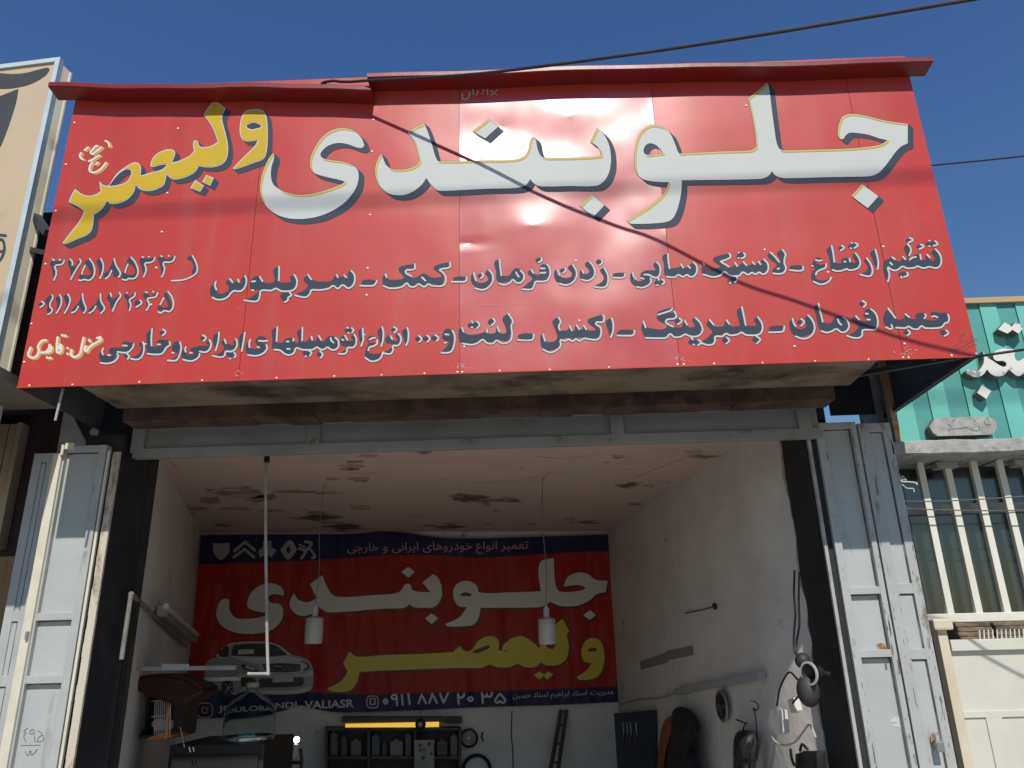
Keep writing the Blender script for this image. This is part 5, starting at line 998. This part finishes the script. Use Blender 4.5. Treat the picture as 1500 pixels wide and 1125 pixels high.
# glass demijohn on a tall dark cabinet
yj = 1.75; pj0 = atY(327, 1083, yj+.16); pj1 = atY(400, 1083, yj+.16); rj = (pj1[0]-pj0[0])/2; xj = (pj0[0]+pj1[0])/2; zj = atY(364, 1084, yj+rj)[2]
hj = atY(372, 1003, yj+rj)[2]-zj
gmat = bpy.data.materials.new("clear_jar_plastic"); gmat.use_nodes = True; g_ = gmat.node_tree.nodes["Principled BSDF"]
g_.inputs["Base Color"].default_value = (.86, .95, .93, 1); g_.inputs["Roughness"].default_value = .06; g_.inputs["Transmission Weight"].default_value = 1.0; g_.inputs["IOR"].default_value = 1.05
jar = thing("water_bottle", "large clear water bottle with narrow neck on the tall dark cabinet", "bottle", (xj, yj+rj, zj))
MJ = Matrix.Translation((xj, yj+rj, zj))
MB().lathe([(0, .002), (rj*.96, .002), (rj, .02), (rj, hj*.50), (rj*.92, hj*.62), (rj*.62, hj*.76), (rj*.26, hj*.86), (rj*.22, hj*.97), (rj*.19, hj*.97), (rj*.23, hj*.85), (rj*.58, hj*.745), (rj*.88, hj*.61), (rj*.965, hj*.49), (rj*.965, .024), (0, .012)], MJ, 40).build("body", gmat, jar, True)
MB().lathe([(0, hj*.955), (rj*.27, hj*.955), (rj*.27, hj*1.04), (0, hj*1.045)], MJ, 20).build("cap", mat("olive_cap", (.30, .28, .18), .5), jar, True)
MB().lathe([(rj*.90, .004), (rj*1.03, .004), (rj*1.035, .022), (rj*.99, .03), (rj*.9, .03)], MJ, 40).build("base_ring", mat("polished_rim", (.62, .66, .64), .18, metal=.9), jar, True)
tcab = thing("tool_cabinet", "tall dark tool cabinet carrying the clear water bottle", "cabinet", (xj, yj+rj, .05))
MB().box(xj-.40, xj+.18, yj-.06, yj+.55, .05, zj-.001, .01).build("carcass", mat("black_cabinet", (.012, .012, .013), .5), tcab)
for k in range(4):
    z1 = zj-.06-k*.22; MB().box(xj-.37, xj+.15, yj-.075, yj-.061, z1-.19, z1, .004).build("drawer", mat("black_drawer", (.016, .016, .017), .4), tcab)
MB().bar(atY(264, 1065, 1.6), atY(270, 1094, 1.6), .004).bar(atY(277, 1094, 1.6), atY(279, 1102, 1.6), .004).bar(atY(283, 1094, 1.6), atY(284, 1101, 1.6), .004).build("hung_tool", M_STEEL, tcab)
# lit spot lamp
yw = 2.6
sl_ = thing("spot_lamp", "glaring small round white lamp on a pale neck near back wall", "lamp", atY(432, 1120, yw))
em = bpy.data.materials.new("lit_white_lamp"); em.use_nodes = True; e_ = em.node_tree.nodes["Principled BSDF"]; e_.inputs["Emission Color"].default_value = (1, .98, .93, 1); e_.inputs["Emission Strength"].default_value = 9.0
MB().ball(atY(434.5, 1083.5, yw), .021).build("bulb", em, sl_, True)
MB().tube([atY(433.5, 1090, yw), atY(431, 1100, yw), atY(429, 1108, yw)], [.016, .024, .026], 12).build("neck", mat("pale_neck", (.40, .42, .42), .5), sl_, True)
MB().tube([atY(424, 1094, yw+.02), atY(422, 1112, yw+.02), atY(423, 1130, yw+.02)], .012, 8).tube([atY(440, 1096, yw+.02), atY(442, 1114, yw+.02), atY(441, 1130, yw+.02)], .012, 8).bar(atY(422, 1117, yw+.02), atY(442, 1117, yw+.02), .012).build("stand", M_BLACK, sl_, True)
# back wall furniture
def bkbox(px0, px1, py0, py1, o0, o1, q=None, bev=.0):
    """box standing off the back wall from o0 to o1 metres"""
    P = [bk(px0, py1, o1), bk(px1, py1, o1), bk(px1, py1, o1)-nB*(o1-o0), bk(px0, py1, o1)-nB*(o1-o0)]
    T = [bk(px0, py0, o1), bk(px1, py0, o1), bk(px1, py0, o1)-nB*(o1-o0), bk(px0, py0, o1)-nB*(o1-o0)]
    q = q or MB(); q.hexa(P+T, bev); return q
lt = thing("lit_tube_lamp", "glowing amber tube lamp in dark housing under the banner", "lamp", bk(575, 1062, .2))
et = bpy.data.materials.new("lit_amber_tube"); et.use_nodes = True; e_ = et.node_tree.nodes["Principled BSDF"]; e_.inputs["Base Color"].default_value = (.6, .4, .05, 1); e_.inputs["Emission Color"].default_value = (1, .62, .08, 1); e_.inputs["Emission Strength"].default_value = .75
MB().bar(bk(506, 1064, .16), bk(643, 1061, .16), .022, 12).build("tube", et, lt, True)
bkbox(500, 652, 1050, 1058, .05, .16, bev=.008).build("housing", mat("dark_olive_housing", (.05, .047, .04), .6), lt)
bkbox(652, 677, 1050, 1060, .05, .14, bev=.006).build("ballast", M_BLACK, lt)
ob = thing("hanging_ornament", "small black disc ornament with silver star in front of amber tube lamp", "ornament", bk(616, 1061, .5))
oc = bk(616, 1061, .5); Mo = Matrix.Translation(oc) @ Vector((FWD[0], FWD[1], 0)).to_track_quat('Z', 'Y').to_matrix().to_4x4()
DISC = MB().lathe([(0, -.02), (.03, -.018), (.048, 0), (.03, .018), (0, .02)], Mo, 24).build("disc", M_BLACK, ob, True)
s_ = MB(); pts = [Mo @ Vector(((.024 if k % 2 == 0 else .010)*math.cos(k*math.pi/5), (.024 if k % 2 == 0 else .010)*math.sin(k*math.pi/5), -.022)) for k in range(10)]; s_.prism(pts, Vector((FWD[0], FWD[1], 0))*.004); s_.build("star", M_STEEL, DISC)
MB().bar(Vector(oc)+Vector((0, 0, .045)), Vector(oc)+Vector((0, 0, .2)), .003, 6).build("cord", M_BLACK, ob)
sh_ = thing("wall_shelf_unit", "dark wall shelf unit crowded with tools under amber tube lamp", "shelf", bk(575, 1120, .15))
bkbox(476, 675, 1066, 1180, .0, .03).build("back", mat("dark_shelf_back", (.045, .042, .035), .8, (.07, .065, .055), 5), sh_)
for px in (476, 538, 606, 672): bkbox(px, px+4, 1066, 1180, .03, .22).build("upright", M_DKC, sh_)
for py in (1066, 1108): bkbox(480, 672, py, py+4, .03, .22).build("board", M_DKC, sh_)
rnd = random.Random(5); cols = [(.09, .085, .07), (.05, .05, .055), (.14, .12, .09), (.06, .07, .08), (.03, .03, .03), (.18, .17, .15)]
spots = [(484, 494, 1074), (500, 508, 1080), (514, 529, 1085), (545, 556, 1078), (560, 566, 1088), (572, 590, 1086), (594, 602, 1076), (640, 655, 1086), (660, 670, 1078)]
labs = ["low dark tin at the shelf unit's banner-car end", "slim dark can beside the low dark tin on shelf", "wide brown box on the dark shelf's first bay", "tall grey can on the shelf's second bay", "slim black bottle beside tall grey can on shelf", "wide pale grey box in middle shelf bay", "tall dark tin next to the spotted board on shelf", "brownish box on the shelf beyond the spotted board", "narrow can at the shelf unit's ring end"]
for (p0, p1, py), lab, k in zip(spots, labs, range(9)):
    q = bkbox(p0, p1, py, 1107.7, .08, .16, bev=.006); q = bkbox(p0+(p1-p0)*.3, p1-(p1-p0)*.3, py-3, py, .10, .14, q)
    tag(q.build("shelf_item", mat("shelf_item_%s" % "abcdef"[k % 6], cols[k % 6], .5), None), lab, "shelf item", "things on the dark shelf")
bd = thing("spotted_board", "pale card with black round holes leaning on the dark shelf unit", "board", bk(621, 1110, .26))
bkbox(607, 636, 1084, 1160, .245, .255).build("card", mat("pale_board", (.34, .33, .29), .8, (.27, .26, .22), 7), bd)
for px, py, r in ((615, 1092, 2.6), (615.5, 1099, 2.4), (621, 1098, 2.2), (629, 1090, 3.2), (620, 1110, 3), (632, 1104, 2.2)):
    c = bk(px, py, .257); MB().lathe([(0, 0), (r*.0052, 0), (r*.0052, .003), (0, .003)], Matrix.Translation(c) @ Vector(nB).to_track_quat('Z', 'Y').to_matrix().to_4x4(), 14).build("hole_plug", M_BLACK, bd)
def ring(px, py, rpx, label, name, cat, off, face):
    c = bk(px, py, off); R = np.linalg.norm(bk(px+rpx, py, off)-c); M = Matrix.Translation(c) @ Vector(nB).to_track_quat('Z', 'Y').to_matrix().to_4x4()
    r = thing(name, label, cat, c)
    MB().lathe([(R*.80, 0), (R, .004), (R*1.0, .03), (R*.9, .045), (R*.80, .03), (R*.78, .0)], M, 36).build("rim", M_RUBBER, r, True)
    if face: MB().lathe([(0, .012), (R*.8, .010), (R*.8, .002), (0, .002)], M, 30).build("face", face, r, True); MB().lathe([(0, .02), (R*.2, .018), (R*.24, .012), (0, .012)], M, 14).build("hub", M_STEEL, r, True)
ring(687, 1081, 13, "round wall dial with thick black rim beside the dark shelf", "wall_dial", "dial", .03, mat("grey_dial", (.22, .21, .19), .6, (.30, .29, .27), 10))
ring(698, 1128, 22, "black rubber ring hung low under the round wall dial", "rubber_ring", "ring", .03, None)
tag(MB().tube([bk(707, 1072, .02), bk(705.5, 1080, .02), bk(708, 1086, .02)], .008, 8).build("wall_hook", M_BLACK, None), "small black hook beside the round wall dial", "hook")
tag(MB().tube([bk(750, 1042, .012), bk(749, 1075, .012), bk(751, 1100, .012), bk(752, 1140, .012)], .005, 6, 4).build("hanging_wire", M_CABLE, None, True), "black wire hanging down the bare back wall under banner", "wire")
ld_ = thing("ladder", "dark narrow steel ladder leaning on the back wall under banner", "ladder", bk(800, 1180, .3))
MB().bar(bk(822, 1040, .06), bk(797, 1180, .35), .014, square=True).build("rail", M_DKC, ld_)
MB().bar(bk(830, 1040, .06), bk(810, 1180, .35), .014, square=True).build("rail", M_DKC, ld_)
for t in (.02, .17, .37, .57, .77): 
    a = np.array(bk(822, 1040, .06))*(1-t)+np.array(bk(797, 1180, .35))*t; c = np.array(bk(830, 1040, .06))*(1-t)+np.array(bk(810, 1180, .35))*t
    MB().bar(a, c, .011).build("rung", M_DKC, ld_)
# right wall
tb = thing("tool_board", "dark navy board hanging on the garage's plaster side wall", "board", rw(925, 1110, .03))
MB().prism([tuple(rw(*q, .02)) for q in ((892, 1046), (961, 1040), (963, 1190), (895, 1190))], Vector(nR)*.03).build("panel", mat("navy_board", (.012, .018, .045), .6, (.02, .028, .06), 8), tb)
k_ = MB()
for px in (912, 918, 923, 931): k_.tube([rw(px, 1058, .055), rw(px+1.5, 1075, .055), rw(px-.5, 1090, .055)], .0035, 5, 3)
k_.build("chain", M_STEEL, tb)
def cloth(name, t, m, off, thick, label, cat="jacket"):
    q = MB(); P = smooth_path(parse(t), True, 6); c = P.mean(0); n = len(P)
    lv = [(1.0, 0.0), (.97, .35), (.85, .7), (.6, .95), (.3, 1.0)]; rings = []
    for s, dd in lv: rings.append([q.bm.verts.new(tuple(rw(*(c+(p-c)*s), off+thick*dd*(1+.25*noise.noise((p[0]*.09, p[1]*.03, s*2)))))) for p in P])
    for A_, B_ in zip(rings, rings[1:]):
        for i in range(n): q.bm.faces.new((A_[i], A_[(i+1) % n], B_[(i+1) % n], B_[i]))
    q.bm.faces.new(rings[-1]); q.bm.faces.new(rings[0][::-1])
    return tag(q.build(name, m, None, True), label, cat, None)
cloth("jacket", "985,1043 992,1036 1008,1038 1020,1050 1026,1066 1022,1070 1018,1090 1024,1125 1026,1180 960,1180 972,1130 980,1090 983,1060", mat("black_jacket_cloth", (.012, .012, .013), .85, (.02, .02, .02), 20), .03, .14, "black work jacket hanging on a hook on garage's side wall")
cloth("orange_cloth", "972,1058 982,1048 986,1055 983,1075 975,1110 972,1180 955,1180 962,1120 966,1085", mat("orange_cloth", (.30, .11, .03), .9, (.2, .07, .02), 12), .02, .06, "dull orange cloth hanging half behind the black jacket", "cloth")
ov = thing("oval_mirror", "dark oval mirror with pale rim on the garage's side wall", "mirror", rw(1058, 1034, .03))
co = rw(1058, 1034, .03); Ro = .5*np.linalg.norm(rw(1058, 1013, .03)-rw(1058, 1056, .03)); Mv = Matrix.Translation(co) @ Vector(nR).to_track_quat('Z', 'Y').to_matrix().to_4x4()
MB().lathe([(Ro*.88, 0), (Ro*1.04, 0), (Ro*1.05, .006), (Ro*.97, .012), (Ro*.88, .010)], Mv, 36).build("rim", mat("grey_chrome", (.30, .31, .31), .35, metal=.6), ov, True)
MB().lathe([(0, .016), (Ro*.5, .014), (Ro*.89, .008), (Ro*.89, .003), (0, .003)], Mv, 36).build("glass", mat("dark_mirror", (.02, .022, .024), .15), ov, True)
cv = MB(); cv.bar(rw(990, 1014, .02), rw(1116, 990, .02), .02, square=True); cv.tube([rw(908, 1032, .015), rw(940, 1024, .015), rw(965, 1023, .015), rw(992, 1014, .015)], .006, 6, 4)
tag(cv.build("cable_duct", mat("grey_duct", (.36, .35, .33), .6), None), "grey cable duct with loose wire along garage's plaster side wall", "duct")
tag(MB().prism([tuple(rw(*q, .004)) for q in ((938, 969), (975, 957), (975, 954), (1014, 946), (1016, 959), (979, 967), (979, 970), (939, 981))], Vector(nR)*.003).build("tape_strip", mat("grey_tape", (.24, .22, .20), .7), None), "brownish grey tape strip stuck on garage's plaster side wall", "tape")
hk = MB(); hk.tube([rw(1004, 898, .01), rw(1030, 893, .02), rw(1046, 888, .05)], .004, 6, 3); hk.ball(rw(1047, 888, .05), .018, (1, 1, 1.3), 10)
tag(hk.build("wall_peg", M_BLACK, None, True), "black peg with stretched string high on garage's side wall", "peg")
lp = MB(); lp.tube([rw(1100, 1027, .015), rw(1106, 1028, .04), rw(1111, 1034, .04), rw(1108, 1041, .04), rw(1103, 1037, .03), rw(1107, 1050, .02), rw(1109, 1085, .015)], .0035, 6, 4)
tag(lp.build("wire_loop", M_CABLE, None, True), "thin black wire loop hanging on nail beside the junction boxes", "wire")
nh = MB(); nh.bar(rw(1078, 1054, .01), rw(1094, 1060, .06), .005, 6); nh.tube([rw(1093, 1059, .06), rw(1089, 1066, .06), rw(1088, 1074, .06)], .004, 6)
tag(nh.build("wall_hook", M_BLACK, None), "black hook that carries the black bag on side wall", "hook")
cloth("black_bag", "1076,1078 1082,1071 1096,1070 1106,1075 1107,1100 1106,1140 1106,1180 1075,1180 1074,1130 1074,1095", mat("black_bag_cloth", (.02, .02, .021), .6, (.16, .155, .145), 7, .55, .62), .02, .12, "black bag with worn grey patches hanging below a hook", "bag")
# sockets, junction boxes and horn at the broken edge of the wall
js = MB(); js.prism([tuple(rw(*q, .05)) for q in ((1127, 1042), (1135, 1037), (1142, 1040), (1146, 1074), (1136, 1077), (1128, 1062))], Vector(nR)*-.045); bmesh.ops.bevel(js.bm, geom=js.bm.edges[:], offset=.004, segments=2, affect='EDGES')
tag(js.build("junction_box", mat("white_socket_plastic", (.66, .66, .60), .4), None), "large white junction box in the sunlit patch by wall edge", "junction box", "electric boxes on side wall")
js = MB(); js.prism([tuple(rw(*q, .045)) for q in ((1152, 1026), (1161, 1022), (1166, 1042), (1158, 1045))], Vector(nR)*-.04); bmesh.ops.bevel(js.bm, geom=js.bm.edges[:], offset=.004, segments=2, affect='EDGES')
tag(js.build("junction_box", MATS["white_socket_plastic"], None), "small white junction box above the large one, near black horn", "junction box", "electric boxes on side wall")
ch = rw(1188, 986, .09); dh = Vector((-.90, -.42, -.05)).normalized(); Mh = Matrix.Translation(ch) @ dh.to_track_quat('Z', 'Y').to_matrix().to_4x4()
hn = thing("signal_horn", "black round signal horn with pale rim at garage's broken wall edge", "horn", ch)
MB().lathe([(0, -.06), (.03, -.06), (.034, -.04), (.02, -.03), (.045, .0), (.052, .012), (.047, .012), (.016, -.02), (0, -.02)], Mh, 28).build("bell", M_BLACK, hn, True)
MB().lathe([(.046, .008), (.056, .008), (.057, .015), (.046, .016)], Mh, 28).build("rim", mat("pale_rim", (.55, .54, .48), .5), hn, True)
MB().bar(Vector(ch)-dh*.05, Vector(ch)-dh*.05+Vector((.055, .01, -.01)), .012).build("bracket", M_BLACK, hn)
dv = MB(); cvx = rw(1184, 1012, .09); dv.ball(cvx, .07, (.8, .8, 1.1), 14); dv.ball(rw(1176, 968, .09), .05, (.8, .8, .8), 12)
tag(dv.build("bell_motor", mat("dark_motor_grease", (.03, .03, .028), .6, (.07, .065, .06), 14), None, True), "greasy dark motor housing below and behind the black horn", "motor")
for pts, lab in ((((1164, 835, .02), (1163, 870, .03), (1165, 900, .03), (1163, 930, .03), (1164, 955, .04), (1176, 968, .06)), "thin dark cable dropping to the horn, nearer the room"), (((1171, 838, .02), (1170, 880, .02), (1171, 915, .02), (1167, 940, .02), (1168, 958, .03)), "thin dark cable dropping to the horn, nearer the wall edge"),
                 (((1138, 1034, .05), (1142, 1010, .05), (1150, 992, .05), (1158, 985, .06), (1172, 1000, .08)), "dark cable looping from the large junction box to the motor"), (((1130, 1075, .04), (1136, 1086, .05), (1150, 1092, .05), (1165, 1086, .04), (1178, 1070, .03), (1186, 1062, .03), (1195, 1080, .02)), "pale cable sagging under the junction boxes across sunlit patch"),
                 (((1161, 1030, .05), (1170, 1020, .05), (1182, 1012, .05), (1190, 1005, .04)), "short cable from the small junction box up to motor")):
    tag(MB().tube([rw(*q) for q in pts], .0055, 6, 5).build("wall_cable", mat("pale_cable", (.5, .5, .46), .5) if lab.startswith("pale") else M_CABLE, None, True), lab, "cable", "cables at the wall edge")
tg = MB(); tg.prism([tuple(rw(*q, .06)) for q in ((1165, 1105), (1178, 1100), (1196, 1100), (1200, 1180), (1165, 1180))], Vector(nR)*-.05)
tg.tube([rw(1158, 1098, .03), rw(1160, 1112, .06), rw(1164, 1122, .06)], .008, 6, 3); tg.tube([rw(1172, 1100, .05), rw(1175, 1090, .05), rw(1183, 1098, .06)], .007, 6, 3)
tag(tg.build("tool_box", mat("black_tool_metal", (.02, .02, .02), .4, (.05, .05, .05), 9), None), "black metal tool box with hooked cables low on sunlit wall edge", "tool box")
# flaked plaster on the ceiling: ragged bare patches, lifted crusts and hairline cracks
M_BARE = mat("bare_brown_plaster", (0.40, 0.28, 0.215), .95, (0.57, 0.39, 0.325), 9, .45, .6, bump=.8, bscale=24, dirt=(.17, .11, .075), dscale=7, dlo=.56, dhi=.66)
M_DAMP = mat("damp_brown_plaster", (0.27, 0.19, 0.145), .95, (0.50, 0.35, 0.285), 6, .46, .60, bump=.8, bscale=20, dirt=(.14, .095, .068), dscale=5, dlo=.56, dhi=.68)
def ragged(cx, cy, rx, ry, m, dz=.003):
    n = 72; P = []
    for k in range(n):
        a = 2*math.pi*k/n; v = (math.cos(a)*1.1+cx*.13, math.sin(a)*1.1+cy*.17, 0)
        s_ = .8+.55*noise.noise(v)+.28*noise.noise((v[0]*4, v[1]*4, 1))+.16*noise.noise((v[0]*11, v[1]*11, 2))
        P.append(tuple(atZ(cx+rx*max(.25, s_)*math.cos(a), cy+ry*max(.25, s_)*math.sin(a), ZC-.001)))
    m.prism(P, (0, 0, -dz))
fk = MB()
for q in ((515, 683, 22, 4.5), (524, 701, 18, 2.6), (487, 701, 12, 2.0), (527, 742, 20, 3.4), (537, 668, 17, 3.0), (905, 668, 12, 2.2), (889, 677, 7, 1.6), (835, 760, 11, 2.2), (728, 748, 9, 1.6), (950, 712, 11, 2), (930, 738, 12, 2)): ragged(*q, fk)
fk.build("peeling_patch", M_BARE, shop)
fk = MB()
for q in ((348, 722, 40, 9), (308, 733, 20, 4), (385, 729, 26, 5), (432, 720, 34, 2.4), (480, 722, 20, 1.8), (345, 745, 26, 2.6), (400, 748, 24, 2.2)): ragged(*q, fk)
fk.build("peeling_patch", M_DAMP, shop)
ck = MB()
for pts in (((640, 700), (690, 706), (745, 704), (800, 695), (850, 690), (930, 687)), ((560, 752), (640, 756), (720, 751), (800, 749), (880, 748)), ((250, 675), (262, 690), (270, 707)), ((500, 690), (540, 694), (560, 688)), ((780, 668), (830, 671), (880, 664)), ((930, 700), (955, 690), (1000, 672))):
    ck.tube([atZ(x+3*noise.noise((x*.1, 1, 1)), y+1.5*noise.noise((x*.2, 3, 1)), ZC-.0005) for x, y in pts], .0022, 5, 5)
ck.build("crack", MATS["damp_brown_plaster"], shop)
cr = MB()
for (x, y, rx) in ((512, 687, 14), (530, 704, 10), (345, 715, 22), (372, 733, 16), (310, 729, 10), (530, 745, 12), (905, 670, 7), (520, 676, 12)):
    P = [atZ(x-rx, y, ZC-.003), atZ(x-rx*.4, y+1.0, ZC-.003), atZ(x+rx*.3, y+.6, ZC-.003), atZ(x+rx, y-.6, ZC-.003)]
    Q = [Vector(p)+Vector((.004, -.02-.02*abs(noise.noise((p[0]*9, p[1]*9, 0))), -.012-.012*noise.noise((p[0]*7, 2, 0)))) for p in P]
    cr.prism([tuple(p) for p in P]+[tuple(p) for p in Q[::-1]], (0, 0, -.0025))
cr.build("plaster_flake", M_CEIL, shop)
